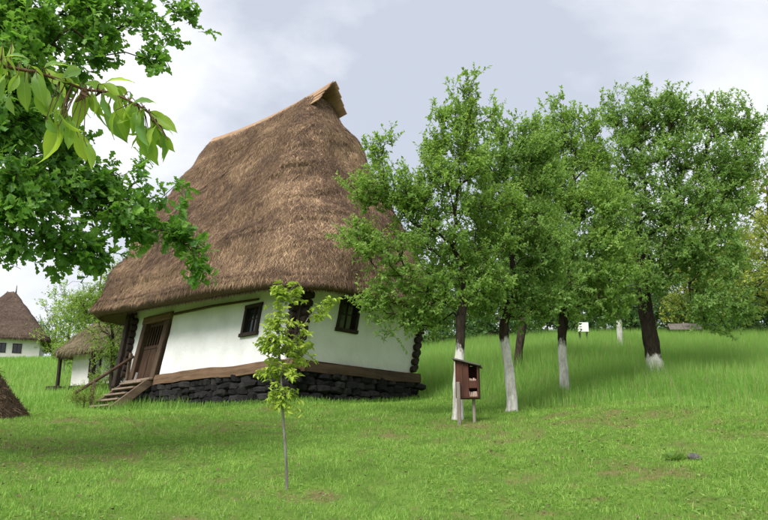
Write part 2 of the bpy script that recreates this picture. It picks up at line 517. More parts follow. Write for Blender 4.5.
for (px, py, s, r, k) in ((290, 495, .177, .35, .55), (330, 497, .177, .3, .5), (225, 498, .175, .5, .3), (150, 448, .17, 1.2, .25), (60, 452, .165, 1.0, .3), (250, 428, .175, 1.0, .3),
                          (345, 418, .178, .8, .3), (600, 420, .185, 1.5, .45), (700, 435, .186, 1.0, .2), (655, 470, .185, .5, .3), (470, 432, .18, .6, .2), (395, 434, .18, .5, .35)):
    g = G(px, py, s)
    WORN.append((g[0], g[1], r, k))

ang = np.concatenate([np.radians(np.arange(-50, 50, 0.5)), np.radians(np.arange(50, 310, 5.0))])
rad = [0.3]
while rad[-1] < 1000:
    rad.append(rad[-1] * 1.03)
rad = np.array(rad)
RR, AA = np.meshgrid(rad, ang, indexing='ij')
gx, gy = (RR * np.sin(AA)).ravel(), (RR * np.cos(AA)).ravel()
gzv = ground_z(gx, gy)
na, nr = len(ang), len(rad)
i = np.arange(nr - 1)[:, None] * na
j = np.arange(na)[None]
k = (j + 1) % na
GF = np.stack([i + j, i + na + j, i + na + k, i + k], -1).reshape(-1, 4)[:, ::-1]
GV = np.concatenate([np.stack([gx, gy, gzv], -1), [[0, 0, gz(0, 0)]]])
cf = np.stack([np.full(na, len(GV) - 1), np.arange(na), (np.arange(na) + 1) % na], -1)[:, ::-1]
dr = np.concatenate([dryness(gx, gy), [0.3]])
ground = np_mesh('ground', GV, [GF, cf], MAT['ground'], smooth=True, attrs={'dry': dr})
tag(ground, kind='structure')

# ------------------------------------------------------------------ thatched roof builder (local coords of its house)
def thatch_roof(parent, cx, cy, A0, B0, ar, br, zeave, ztop, n_str, slen, swid, mat, seed=1, r0=1.7, disp=1.0, lip=0.34, inset=0.55, power=1.08, ycr=None, sag=0.0, nside=(26, 14, 7), nv=60):
    ny, nx, nc = nside
    def ring(A, B, r):
        r = min(r, A * .95, B * .95)
        pts = []
        cs = [(B - r, A - r, 0), (-(B - r), A - r, 90), (-(B - r), -(A - r), 180), (B - r, -(A - r), 270)]
        for q in range(4):
            x, y, a0 = cs[q]
            for t in range(nc + 1):
                a = math.radians(a0 + 90 * t / nc)
                pts.append((x + r * math.cos(a), y + r * math.sin(a)))
            nxp = cs[(q + 1) % 4]
            p0 = pts[-1]
            a = math.radians(nxp[2])
            p1 = (nxp[0] + r * math.cos(a), nxp[1] + r * math.sin(a))
            m = nx if q % 2 == 0 else ny
            for t in range(1, m):
                pts.append((p0[0] + (p1[0] - p0[0]) * t / m, p0[1] + (p1[1] - p0[1]) * t / m))
        return np.array(pts)
    rows, zs = [], []
    prof = [(-1, 0)]
    rings = []
    R_out = ring(A0, B0, r0)
    n = len(R_out)
    def zrow(R, dz):
        return np.array([zeave(p[1]) for p in R]) + dz
    # underside (inner to outer), lip, then the slope
    for (ins, dz) in ((inset + 0.35, 0.26), (inset, 0.12), (0.16, 0.0)):
        R = ring(A0 - ins, B0 - ins, max(r0 - ins * .5, .25))
        rings.append(np.column_stack([R, zrow(R, dz)]))
    for (out, dz) in ((-0.03, 0.02), (0.02, lip * .5)):
        R = ring(A0 + out, B0 + out, r0)
        rings.append(np.column_stack([R, zrow(R, dz)]))
    first = len(rings)
    for q in range(nv + 1):
        v = q / nv
        g = v ** power
        A, B = A0 + (ar - A0) * g, B0 + (br - B0) * g
        R = ring(A, B, r0 * (1 - v ** 2) + 0.30 * v ** 2)
        z0 = zrow(R_out, lip)
        R[:, 1] += (0 if ycr is None else ycr - cy) * g
        rings.append(np.column_stack([R, z0 + (ztop - z0) * v]))
    P = np.array(rings)                                   # (rows, n, 3)
    nr_ = len(P)
    # uneven courses of straw
    flat = P[first - 1:].reshape(-1, 3)
    o = np.column_stack([flat[:, 0] / B0, flat[:, 1] / A0, np.zeros(len(flat))])
    o = unit(o)
    o[:, 2] = 0.3
    nse = fbm(flat + seed * 3.1, 0.55, seed, 3)
    cc = flat[:, 2] * 1.05 + 0.9 * fbm(flat, 0.35, seed + 5, 3) + 0.25 * fbm(flat, 1.4, seed + 6, 2)
    saw = 1.0 - (cc - np.floor(cc))
    fade = np.clip((ztop - flat[:, 2]) / 1.2, 0.15, 1)
    tier = np.sin((flat[:, 2] * .95 + 1.1 * fbm(flat, .22, seed + 50, 2)) * 2 * np.pi / 1.25)
    dsp = (0.062 * tier * np.clip(.7 + .8 * fbm(flat, .4, seed + 51, 2), .1, 1.3) + 0.22 * nse + 0.055 * saw ** 1.3 * np.clip(.5 + 1.2 * fbm(flat, .6, seed + 9, 2), 0, 1.2) + 0.06 * fbm(flat * np.array([1, 1, 1.6]), 1.9, seed + 8, 3)) * disp * fade
    P[first - 1:] = (flat + o * dsp[:, None]).reshape(nr_ - first + 1, n, 3)
    if sag:
        hz = np.clip((P[:, :, 2] - P[first, :, 2].mean()) / (ztop - P[first, :, 2].mean()), 0, 1)
        P[:, :, 2] -= sag * np.clip(1 - (P[:, :, 1] / ar) ** 2, 0, 1) * hz ** 2
    P[:, :, 0] += cx
    P[:, :, 1] += cy
    V = P.reshape(-1, 3)
    i = np.arange(nr_ - 1)[:, None] * n
    j = np.arange(n)[None]
    k = (j + 1) % n
    F = np.stack([i + j, i + k, i + n + k, i + n + j], -1).reshape(-1, 4)
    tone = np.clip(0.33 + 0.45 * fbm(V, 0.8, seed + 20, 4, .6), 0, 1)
    tone[:n * first] *= 0.5  # underside and lip straw coloured darker, painting in the shade beneath the eave
    cap = np.arange(n)[None, :] + (nr_ - 1) * n
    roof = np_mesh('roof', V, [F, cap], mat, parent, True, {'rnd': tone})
    # loose straw lying down the slope
    S = P[first - 1:]
    a, b = S.shape[0] - 1, n
    e1 = S[:-1] - S[1:]
    e2 = np.roll(S, -1, 1)[:-1] - S[:-1]
    area = np.linalg.norm(np.cross(e1, e2), axis=-1).ravel()
    pick = RNG.choice(a * b, n_str, p=area / area.sum())
    ri, ci = pick // b, pick % b
    fu, fv = RNG.random(n_str), RNG.random(n_str)
    cj = (ci + 1) % b
    p = (S[ri, ci] * (1 - fu)[:, None] + S[ri, cj] * fu[:, None]) * (1 - fv)[:, None] + (S[ri + 1, ci] * (1 - fu)[:, None] + S[ri + 1, cj] * fu[:, None]) * fv[:, None]
    down = unit(S[ri, ci] - S[ri + 1, ci])
    side = unit(S[ri, cj] - S[ri, ci])
    nrm = unit(np.cross(side, -down))
    cen = np.array([cx, cy, 0])
    flip = np.sign(((p - cen) * nrm)[:, :2].sum(1))
    nrm = nrm * np.where(flip == 0, 1, flip)[:, None]
    swirl = 0.35 * fbm(p, 0.5, seed + 33, 3)
    d = unit(down + side * (RNG.normal(0, 0.55, n_str) + swirl)[:, None] + nrm * RNG.uniform(0.0, 0.20, n_str)[:, None])
    L = slen * RNG.uniform(0.5, 1.35, n_str)
    w = swid * RNG.uniform(0.5, 1.3, n_str)
    wv = unit(np.cross(d, nrm)) * (w / 2)[:, None]
    base = p - d * (L * 0.3)[:, None] + nrm * 0.01
    tip = base + d * L[:, None]
    V2 = np.stack([base - wv, base + wv, tip], 1).reshape(-1, 3)
    F2 = np.arange(n_str * 3).reshape(-1, 3)
    t = np.clip(0.45 + 0.62 * fbm(p * np.array([1, 1, 1.5]), 0.7, seed + 20, 4, .65) + 0.14 * fbm(p, 3.0, seed + 22, 3) + RNG.normal(0, 0.33, n_str) + 0.12 * np.clip((p[:, 2] - ztop + 3.0) / 3.0, 0, 1), 0, 1)
    st = np_mesh('straw', V2, F2, mat, roof, False, {'rnd': np.repeat(t, 3)})
    st['kind'] = 'stuff'
    # ragged fringe hanging from the eave
    nf = n_str // 6
    ci = RNG.integers(0, n, nf)
    fu = RNG.random(nf)
    lo, hi = P[2], P[first]
    m = RNG.random(nf)[:, None]
    q0 = (lo[ci] * (1 - fu)[:, None] + lo[(ci + 1) % n] * fu[:, None])
    q1 = (hi[ci] * (1 - fu)[:, None] + hi[(ci + 1) % n] * fu[:, None])
    p = q0 * (1 - m) + q1 * m
    outd = unit((q1 - q0) * np.array([1, 1, 0]))
    d = unit(np.array([0, 0, -1.0]) + outd * RNG.uniform(-.1, .5, nf)[:, None] + RNG.normal(0, .16, (nf, 3)))
    L = slen * RNG.uniform(0.4, 0.95, nf)
    wv = unit(np.cross(d, outd)) * (swid * RNG.uniform(.5, 1.2, nf) / 2)[:, None]
    base = p - d * (L * .55)[:, None] + outd * .02
    tip = base + d * L[:, None]
    V3 = np.stack([base - wv, base + wv, tip + wv * .3, tip - wv * .3], 1).reshape(-1, 3)
    t = np.clip(0.34 + 0.2 * fbm(p, 1.0, seed + 40, 3) + RNG.normal(0, .17, nf), 0, 1)
    fr = np_mesh('eave_fringe', V3, np.arange(nf * 4).reshape(-1, 4), mat, roof, False, {'rnd': np.repeat(t, 4)})
    fr['kind'] = 'stuff'
    return roof

# ------------------------------------------------------------------ main house
ZB = 2.9                                  # root height; local z = world z - ZB
house = empty('thatched_house', (HC[0], HC[1], ZB), math.pi / 2 - PHI,
              'old white plastered house with huge steep thatched roof and dark stone base', 'house')
LX, LY = 4.48, 8.03
Z = lambda z: z - ZB
ZS = 4.13                                  # top of the ground beam
def lean(x, y, z):                         # the old walls lean a little
    t = max(z - Z(ZS), 0.0)
    return (x + 0.07 * t, y - 0.15 * t, z)

def wall_grid(name, axis, length, z0, z1, holes, lean_on=True, thick=0.22, step=0.16):
    ss = sorted({0.0, length, *[h[0] for h in holes], *[h[1] for h in holes]})
    zz = sorted({z0, z1, *[h[2] for h in holes], *[h[3] for h in holes]})
    def sub(v):
        out = []
        for a, b in zip(v[:-1], v[1:]):
            m = max(1, int(round((b - a) / step)))
            out += [a + (b - a) * q / m for q in range(m)]
        return out + [v[-1]]
    S, T = np.array(sub(ss)), np.array(sub(zz))
    SS, TT = np.meshgrid(S, T, indexing='ij')
    sv, tv = SS.ravel(), TT.ravel()
    Pn = np.stack([sv, tv, np.full(len(sv), 3.3 if axis == 'y' else 9.1)], -1)
    dd = 0.05 * fbm(Pn, 0.8, 70, 3) + 0.022 * fbm(Pn, 3.0, 73, 2)
    verts = []
    for depth in (0.0, thick):
        for s, t, e in zip(sv, tv, dd):
            o = e if depth == 0 else 0
            verts.append(lean(depth - o, s, t) if axis == 'y' else lean(s, depth - o, t))
    nS, nT = len(S), len(T)
    N = nS * nT
    F = []
    def inside(a, b):
        ms, mt = (S[a] + S[a + 1]) / 2, (T[b] + T[b + 1]) / 2
        return any(h[0] < ms < h[1] and h[2] < mt < h[3] for h in holes)
    solid = {(a, b): not inside(a, b) for a in range(nS - 1) for b in range(nT - 1)}
    for (a, b), ok in solid.items():
        if not ok:
            continue
        i0, i1, i2, i3 = a * nT + b, (a + 1) * nT + b, (a + 1) * nT + b + 1, a * nT + b + 1
        F += [(i0, i1, i2, i3), (N + i3, N + i2, N + i1, N + i0)]
        for (da, db, p, q) in ((-1, 0, i3, i0), (1, 0, i1, i2), (0, -1, i0, i1), (0, 1, i2, i3)):
            if not solid.get((a + da, b + db), False):
                F.append((q, p, N + p, N + q))
    o = np_mesh(name, np.array(verts), np.array(F), MAT['plaster'], house, True)
    bm = bmesh.new()
    bm.from_mesh(o.data)
    bmesh.ops.recalc_face_normals(bm, faces=bm.faces)
    for e in bm.edges:
        e.smooth = e.calc_face_angle(0) < 0.6
    bm.to_mesh(o.data)
    bm.free()
    return o
DOOR = (5.88, 7.30, Z(4.10), Z(6.06))
WIN_L = (1.55, 2.24, Z(4.88), Z(5.70))
WIN_R = (1.27, 2.00, Z(4.95), Z(5.80))
wl = wall_grid('wall', 'y', LY, Z(ZS), Z(6.5), [DOOR, WIN_L])
wr = wall_grid('wall', 'x', LX, Z(ZS), Z(6.5), [WIN_R])
mb = MB()
mb.box(0.30, LX - 0.02, LY - 0.25, LY, Z(ZS), Z(6.45), lean)
mb.build('wall', MAT['plaster'], house)
mb = MB()
mb.box(LX - 0.25, LX, 0.25, LY - 0.26, Z(ZS), Z(6.45), lean)
mb.build('wall', MAT['plaster'], house)
mb = MB()
mb.box(0.3, LX - 0.3, 0.3, LY - 0.3, Z(3.9), Z(4.05))
mb.build('floor', MAT['timber_v'], house)

# ground beams (hewn timbers)
def hewn(name, a, b, w, h, mat, seed, parent=house, n=14, jz=0.03):
    """box beam with uneven hewn edges from a to b (local)"""
    a, b = np.array(a, float), np.array(b, float)
    t = np.linspace(0, 1, n)
    d = unit((b - a)[None])[0]
    s = np.cross(d, [0, 0, 1.0])
    up = np.array([0, 0, 1.0])
    ring = []
    for ti in t:
        c = a + (b - a) * ti
        for (cs, cu) in ((-1, -1), (-.55, -1.08), (.55, -1.08), (1, -1), (1.06, 0), (1, 1), (.55, 1.06), (-.55, 1.06), (-1, 1), (-1.06, 0)):
            ring.append(c + s * cs * w / 2 + up * cu * h / 2)
    V = np.array(ring)
    V = V + np.stack([fbm(V, 1.1, seed, 3), fbm(V, 1.1, seed + 3, 3), fbm(V, 0.9, seed + 6, 3)], -1) * np.array([0.03, 0.03, jz * 2])
    k = 10
    i = np.arange(n - 1)[:, None] * k
    j = np.arange(k)[None]
    F = np.stack([i + j, i + k + j, i + k + (j + 1) % k, i + (j + 1) % k], -1).reshape(-1, 4)
    caps = np.array([np.arange(k), (np.arange(k) + (n - 1) * k)[::-1]])
    o = np_mesh(name, V, [F, caps], mat, parent, False)
    bm = bmesh.new()
    bm.from_mesh(o.data)
    bmesh.ops.recalc_face_normals(bm, faces=bm.faces)
    bm.to_mesh(o.data)
    bm.free()
    return o
hewn('ground_beam', (0.07, -0.20, Z(3.98)), (0.07, 6.0, Z(4.02)), 0.36, 0.27, MAT['timber'], 4)
hewn('ground_beam', (0.07, 6.0, Z(3.97)), (0.07, LY + 0.3, Z(3.98)), 0.30, 0.26, MAT['timber'], 14)
hewn('ground_beam', (0.26, 0.07, Z(3.985)), (LX + 0.22, 0.07, Z(3.99)), 0.36, 0.25, MAT['timber_x'], 24)
# log ends stacked at the corners
log_me = {}
def log_end(x, y, z, axis, r, length, mat='tarred'):
    key = axis
    if key not in log_me:
        m = MB()
        pts = [(0, 0, 0), (0, 0, .5), (0, 0, 1)]
        m.tube(pts, [1, 1.03, .97], 10, 0.10)
        o = m.build('log_end', MAT[mat], house)
        for v in o.data.vertices:
            c = v.co.copy()
            v.co = (c.z, c.x, c.y) if axis == 'x' else (c.x, c.z, c.y)
        o.data.update()
        bm = bmesh.new(); bm.from_mesh(o.data)
        bmesh.ops.recalc_face_normals(bm, faces=bm.faces)
        bm.to_mesh(o.data); bm.free()
        log_me[key] = o.data
    else:
        o = link(bpy.data.objects.new('log_end', log_me[key]), house)
    o.location = lean(x, y, z)
    o.scale = (length, r, r) if axis == 'x' else (r, length, r)
    o.rotation_euler = (0, 0, random.uniform(-.05, .05))
    return o
for n_ in range(9):
    z = Z(4.24 + 0.205 * n_)
    r = 0.105 * random.uniform(.92, 1.08)
    L = 0.18 + random.uniform(-.03, .05)
    log_end(0.13, -L, z, 'y', r, L + 0.08)            # ends of the long wall's logs at the near corner
    log_end(-L, 0.13, z + 0.10, 'x', r, L + 0.08)
    L2_ = 0.10 + random.uniform(-.02, .03)
    log_end(LX - 0.06, -L2_, z, 'y', r * .9, L2_ + 0.1)
    log_end(LX - 0.05, 0.12, z + .1, 'x', r, 0.1 + L)
    log_end(-L, LY - 0.10, z + 0.10, 'x', r, L + 0.1)
    log_end(0.10, LY - 0.12, z, 'y', r, L + 0.16)
mb = MB()
mb.box(-0.035, 0.17, -0.035, 0.17, Z(4.15), Z(6.4), lean)
mb.build('corner_timber', MAT['tarred'], house, .02)
# corner post beside the door
mb = MB()
mb.bar(lean(-0.20, LY + 0.05, Z(3.95)), lean(-0.20, LY + 0.05, Z(6.5)), 0.20, 0.20, (0, 1, 0))
mb.build('corner_post', MAT['tarred'], house, 0.02)
# wall plates and rafters' feet under the eave
mb = MB()
mb.bar((0.42, -0.35, Z(6.44)), (0.42, LY + 0.2, Z(6.50)), 0.2, 0.2)
mb.build('wall_plate', MAT['tarred'], house)
mb = MB()
mb.bar((-0.3, 0.28, Z(6.42)), (LX + .55, 0.28, Z(6.42)), 0.2, 0.2)
mb.build('wall_plate', MAT['tarred'], house)
for n_ in range(9):
    y = 0.2 + n_ * 0.97
    mb = MB()
    mb.bar((-0.55, y, Z(6.10 + .03 * y)), (1.0, y, Z(6.75)), 0.12, 0.12)
    mb.build('rafter_foot', MAT['tarred'], house)
# long pole fixed to the wall over the door and window
mb = MB()
a, b = lean(-0.06, 5.75, Z(5.93)), lean(-0.05, 1.72, Z(5.80))
mb.tube([a, tuple((np.array(a) * .5 + np.array(b) * .5) + np.array([-.02, 0, .03])), b], [0.04, 0.038, 0.03], 8, 0.1)
mb.build('wall_pole', MAT['timber_x'], house, smooth=True)

# the door
def dlean(x, y, z):
    t = max(z - Z(4.1), 0.0)
    return (x + 0.07 * t, y - 0.25 * t, z)
d0, d1, dz0, dz1 = 6.08, 7.55, Z(4.12), Z(6.02)
fw = 0.22
door_frame = MB().box(-0.10, 0.16, d0, d0 + fw, dz0, dz1 - fw, dlean).build('door_jamb', MAT['timber_v'], house, 0.012)
MB().box(-0.10, 0.16, d1 - fw, d1, dz0, dz1 - fw, dlean).build('door_jamb', MAT['timber_v'], house, 0.012)
MB().box(-0.115, 0.16, d0 - 0.03, d1 + 0.03, dz1 - fw + .002, dz1, dlean).build('door_lintel', MAT['timber'], house, 0.012)
MB().box(-0.14, 0.16, d0 - .02, d1 + .02, Z(4.04), dz0 - .002).build('threshold', MAT['timber'], house, 0.01)
door = MB().box(0.10, 0.13, d0 + fw + .005, d1 - fw - .005, dz0 + 0.01, dz1 - fw - 0.005, dlean).build('door', MAT['void'], house)
y0, y1 = d0 + fw + .01, d1 - fw - .01
zm = Z(5.02)
nb = 5
for q in range(nb):
    a = y0 + (y1 - y0) * q / nb
    b = y0 + (y1 - y0) * (q + 1) / nb
    MB().box(0.045 + random.uniform(-.006, .006), 0.095, a + .006, b - .006, dz0 + .02, zm, dlean).build('door_board', MAT['door'], door, 0.005)
MB().box(0.03, 0.097, y0, y1, zm + .004, zm + .10, dlean).build('door_rail', MAT['door'], door, 0.006)
MB().box(0.035, 0.094, y0, y1, dz1 - fw - .10, dz1 - fw - .012, dlean).build('door_rail', MAT['door'], door, 0.006)
for q in range(7):
    a = y0 + (y1 - y0) * (q + .5) / 7
    MB().box(0.05, 0.09, a - .022, a + .02, zm + .105, dz1 - fw - .104, dlean).build('door_slat', MAT['door'], door, 0.004)
MB().box(-0.01, 0.03, y0 + .16, y0 + .2, Z(4.9), Z(5.0), dlean).build('door_latch', MAT['tarred'], door, 0.004)

# windows
def window(axis, hole):
    s0, s1, t0, t1 = hole
    def fn(o, s, t):
        return lean(o, s, t) if axis == 'y' else lean(s, o, t)
    def pc(name, o0, o1, a0, a1, b0, b1, mat, parent, bev=0.006):
        pts = [(o0, a0, b0), (o1, a0, b0), (o1, a1, b0), (o0, a1, b0), (o0, a0, b1), (o1, a0, b1), (o1, a1, b1), (o0, a1, b1)]
        return MB().hexa([fn(*p) for p in pts]).build(name, mat, parent, bev)
    w = MB().hexa([fn(*p) for p in [(0.15, s0, t0), (0.19, s0, t0), (0.19, s1, t0), (0.15, s1, t0), (0.15, s0, t1), (0.19, s0, t1), (0.19, s1, t1), (0.15, s1, t1)]]).build('window', MAT['void'], house)
    f = 0.085
    pc('window_frame', -0.045, 0.13, s0 - .01, s0 + f, t0 + f, t1 - f, MAT['tarred'], w)
    pc('window_frame', -0.045, 0.13, s1 - f, s1 + .01, t0 + f, t1 - f, MAT['tarred'], w)
    pc('window_frame', -0.05, 0.13, s0 - .02, s1 + .02, t1 - f + .002, t1 + .01, MAT['tarred'], w)
    pc('sill', -0.075, 0.13, s0 - .03, s1 + .03, t0 - .01, t0 + f - .002, MAT['tarred'], w)
    sm = (s0 + s1) / 2
    pc('mullion', 0.045, 0.10, sm - .02, sm + .02, t0 + f, t1 - f, MAT['tarred'], w)
    for (a0, a1) in ((s0 + f, sm - .02), (sm + .02, s1 - f)):
        tm = t0 + (t1 - t0) * .55
        pc('glazing_bar', 0.05, 0.095, a0 + .001, a1 - .001, tm - .014, tm + .014, MAT['tarred'], w, 0.002)
        pc('pane', 0.070, 0.076, a0 + .001, a1 - .001, t0 + f + .002, tm - .015, MAT['glass'], w, 0)
        pc('pane', 0.070, 0.076, a0 + .001, a1 - .001, tm + .015, t1 - f - .002, MAT['glass'], w, 0)
    return w
window('y', WIN_L)
window('x', WIN_R)

# stone plinth: a dark core with single stones in front
plinth = MB().box(0.08, LX - .08, 0.08, LY - .08, Z(2.6), Z(3.86)).build('plinth', MAT['void'], house)
variants = []
for q in range(7):
    bm = bmesh.new()
    bmesh.ops.create_cube(bm, size=1.0)
    bmesh.ops.bevel(bm, geom=list(bm.edges), offset=0.24, segments=1, affect='EDGES')
    for v in bm.verts:
        v.co += Vector([random.uniform(-.09, .09) for _ in range(3)])
    bmesh.ops.triangulate(bm, faces=bm.faces)
    me = bpy.data.meshes.new('stone')
    bm.to_mesh(me)
    bm.free()
    me.materials.append(MAT['stone'])
    variants.append(me)
def stone_row(axis, length, zlow):
    for row in range(6):
        zt = 3.88 - row * 0.175
        s = -0.12 - random.uniform(0, .2)
        while s < length + 0.15:
            w = random.uniform(.2, .5)
            h = random.uniform(.17, .25)
            zc = zt - 0.09 + random.uniform(-.03, .03)
            if zc > zlow(s) - 0.12:
                o = link(bpy.data.objects.new('stone', random.choice(variants)), plinth)
                dpt = random.uniform(.24, .36)
                off = 0.05 + random.uniform(-.045, .03) - 0.035 * row * .5
                o.location = (off, s + w / 2, Z(zc)) if axis == 'y' else (s + w / 2, off, Z(zc))
                o.scale = (dpt, w * 1.04, h) if axis == 'y' else (w * 1.04, dpt, h)
                o.rotation_euler = (random.uniform(-.12, .12), random.uniform(-.12, .12), random.choice((0, math.pi)) + random.uniform(-.08, .08))
            s += w
stone_row('y', LY, lambda s: 3.07 + 0.03 * s)
stone_row('x', LX, lambda s: 3.07 + 0.1 * s)

# stairs, straight out from the door
stairs = MB().bar((-0.12, 6.14, Z(4.02)), (-1.30, 6.14, Z(3.10)), 0.07, 0.24).build('stairs', MAT['stringer'], house, 0.01)
MB().bar((-0.12, 7.46, Z(4.02)), (-1.30, 7.46, Z(3.10)), 0.07, 0.24).build('stringer', MAT['stringer'], stairs, 0.01)
for q in range(5):
    t = (q + 0.35) / 5
    x, z = -0.20 - 1.16 * t, Z(4.04 - 0.90 * t)
    MB().box(x - .15, x + .13, 6.185, 7.415, z - .02, z + .03).build('tread', MAT['stair'], stairs, 0.008)
MB().box(-0.26, -0.145, 6.05, 7.52, Z(4.03), Z(4.09)).build('tread', MAT['stair'], stairs, 0.008)
MB().bar((-1.22, 7.52, Z(2.95)), (-1.18, 7.54, Z(4.02)), 0.10, 0.10, (0, 1, 0)).build('handrail_post', MAT['stringer'], stairs, 0.01)
m_ = MB()
m_.tube([(-1.72, 7.55, Z(3.63)), (-0.9, 7.53, Z(4.20)), (0.0, 7.47, Z(4.86))], [.048, .05, .045], 8, .1)
m_.build('handrail', MAT['timber_x'], stairs, smooth=True)
MB().bar((-0.10, 7.62, Z(4.0)), (-0.08, 7.50, Z(4.95)), 0.09, 0.09, (0, 1, 0)).build('handrail_post', MAT['stringer'], stairs, 0.01)

# roof
RY0, RY1, ZR = 1.09, 7.22, 12.74
rcy = (RY0 + RY1) / 2 + .12
zev = lambda y: Z(5.92 + 0.045 * (y))
roof = thatch_roof(house, LX / 2, LY / 2 + .20, LY / 2 + 1.42, LX / 2 + .88, 2.72, .50, zev, Z(12.29), 340000, 0.24, 0.017, MAT['thatch'], 1, power=1.2, ycr=rcy, r0=1.6, sag=.17)
# ridge planks: two boards each side, open gable at both ends
for sgn in (-1, 1):
    dn = np.array([sgn * 0.62, 0, -0.785])
    nv_ = np.array([sgn * 0.785, 0, 0.62])
    for q in range(4):
        w0, w1 = q * .25, q * .25 + .27
        lift = -.018 * q + random.uniform(-.006, .006)
        y0_, y1_ = RY0 - .02 + random.uniform(-.04, .07), RY1 + .05 - .34 * q + random.uniform(-.05, .05)
        c = np.array([LX / 2 + sgn * 0.012, 0, Z(ZR)])
        V_, F_ = [], []
        ys = np.linspace(y0_, y1_, 10)
        for y in ys:
            zz_ = -.17 * max(0.0, 1 - ((y - (RY0 + RY1) / 2) / ((RY1 - RY0) / 2)) ** 2)
            for (w, t) in ((w0, 0), (w1, 0), (w1, .026), (w0, .026)):
                p = c + dn * w + nv_ * (t + lift)
                V_.append((p[0], y, p[2] + zz_))
        for q2 in range(9):
            for e_ in range(4):
                F_.append((q2 * 4 + e_, q2 * 4 + (e_ + 1) % 4, q2 * 4 + 4 + (e_ + 1) % 4, q2 * 4 + 4 + e_))
        F_ += [(0, 1, 2, 3), (39, 38, 37, 36)]
        m_ = MB()
        m_.v, m_.f = V_, F_
        m_.build('ridge_plank', MAT['plank'], roof)
# ------------------------------------------------------------------ smaller and far houses
def simple_house(name, label, origin, rz, lx, ly, wall_h, roof_h, over, n_str, slen, swid, mat, wins, seed, base_h=0.3, ridge=0.45, porch=False, finial=False):
    h = empty(name, origin, rz, label, 'house')
    b = MB().box(-.08, lx + .08, -.08, ly + .08, -1.2, base_h).build('plinth', MAT['stone'], h, 0.03)
    for (nm, a) in (('wall', (0, lx, 0, .25)), ('wall', (0, lx, ly - .25, ly)), ('wall', (0, .25, .251, ly - .251)), ('wall', (lx - .25, lx, .251, ly - .251))):
        MB().box(*a, base_h + .002, base_h + wall_h + .15).build(nm, MAT['plaster'], h)
    for (axis, s, z, w, hh) in wins:
        if axis == 'y':
            win = MB().box(-.03, .05, s, s + w, z, z + hh).build('window', MAT['glass'], h)
            for (a0, a1, b0, b1) in ((s - .07, s, z, z + hh), (s + w, s + w + .07, z, z + hh), (s - .09, s + w + .09, z + hh + .001, z + hh + .08), (s - .09, s + w + .09, z - .08, z - .001), (s + w / 2 - .025, s + w / 2 + .025, z, z + hh)):
                MB().box(-.07, .04, a0, a1, b0, b1).build('window_frame', MAT['tarred'], win)
        else:
            win = MB().box(s, s + w, -.03, .05, z, z + hh).build('window', MAT['glass'], h)
            for (a0, a1, b0, b1) in ((s - .07, s, z, z + hh), (s + w, s + w + .07, z, z + hh), (s - .09, s + w + .09, z + hh + .001, z + hh + .08), (s - .09, s + w + .09, z - .08, z - .001), (s + w / 2 - .025, s + w / 2 + .025, z, z + hh)):
                MB().box(a0, a1, -.07, .04, b0, b1).build('window_frame', MAT['tarred'], win)
    zt = base_h + wall_h
    r = thatch_roof(h, lx / 2, ly / 2, ly / 2 + over, lx / 2 + over, ly / 2 * ridge, .1, lambda y: zt - .1, zt + roof_h, n_str, slen, swid, mat, seed, 0.7, .7, .25, over * .6, 1.0, nside=(12, 10, 4), nv=30)
    if finial:
        MB().tube([(lx / 2, ly / 2 - ly / 2 * ridge, zt + roof_h - .2), (lx / 2, ly / 2 - ly / 2 * ridge, zt + roof_h + .9)], [.09, .03], 6).build('finial', MAT['tarred'], r)
    return h
# far house on the slope at the left edge
fo = W(38, 362, 100)
fo[2] = gz(fo[0], fo[1])
far_house = simple_house('thatched_house', 'distant white house with dark brown pyramid roof at the left edge', tuple(fo), math.radians(110), 8.0, 8.4, 2.2, 6.4, 1.0, 16000, 0.6, 0.07, MAT['thatch_far'],
                         [('y', 2.0, .95, 0.85, .95), ('y', 3.7, .95, .85, .95), ('y', 6.2, .95, .85, .95)], 50, .3, .12, False, True)

# small cottage left of the stairs
so = W(138, 396, 37)
so[2] = gz(so[0], so[1]) + .05
cottage = simple_house('thatched_cottage', 'small white cottage with low straw roof behind the loose green tree', tuple(so), math.radians(63), 4.2, 4.4, 1.45, 3.3, .8, 22000, .45, .03, MAT['thatch_moss'],
                       [('y', 1.0, .75, .62, .75), ('y', 2.55, .75, .6, .75)], 60, .35, .4)
for (x, y) in ((-.45, 4.75), (-.6, 2.4), (-.6, .3)):
    MB().bar((x, y, -.8), (x, y, 2.2), .14, .14, (0, 1, 0)).build('porch_post', MAT['tarred'], cottage, .01)
MB().box(-.8, -.2, 4.45, 5.15, -.3, .30).build('porch_bench', MAT['tarred'], cottage, .03)

# ------------------------------------------------------------------ haystack at the left edge
hp = W(-30, 418, 16.2)
hp[2] = gz(hp[0], hp[1])
hay = empty('haystack', tuple(hp), 0, 'low brown heap of old straw cut off by the left edge', 'haystack')
hV, hn, hm = [], 36, 22
for r_ in range(hm):
    t = r_ / (hm - 1)
    rr = 1.02 * (1 - t) ** 0.75 + .03
    for q in range(hn):
        a = 2 * math.pi * q / hn
        hV.append((rr * math.cos(a), rr * math.sin(a), -.25 + 1.55 * t))
hV = np.array(hV)
o_ = unit(hV * np.array([1, 1, 0.0]))
hV = hV + o_ * (0.12 * fbm(hV, 1.4, 91, 3) + .05 * fbm(hV, 5, 93, 2))[:, None]
i = np.arange(hm - 1)[:, None] * hn
j = np.arange(hn)[None]
k = (j + 1) % hn
hF = np.stack([i + j, i + k, i + hn + k, i + hn + j], -1).reshape(-1, 4)
np_mesh('heap', hV, hF, MAT['hay'], hay, True, {'rnd': np.clip(.35 + .5 * fbm(hV, 2, 95, 3), 0, 1)})
nh = 14000
tt = 1 - np.sqrt(RNG.random(nh))
aa = RNG.random(nh) * 2 * np.pi
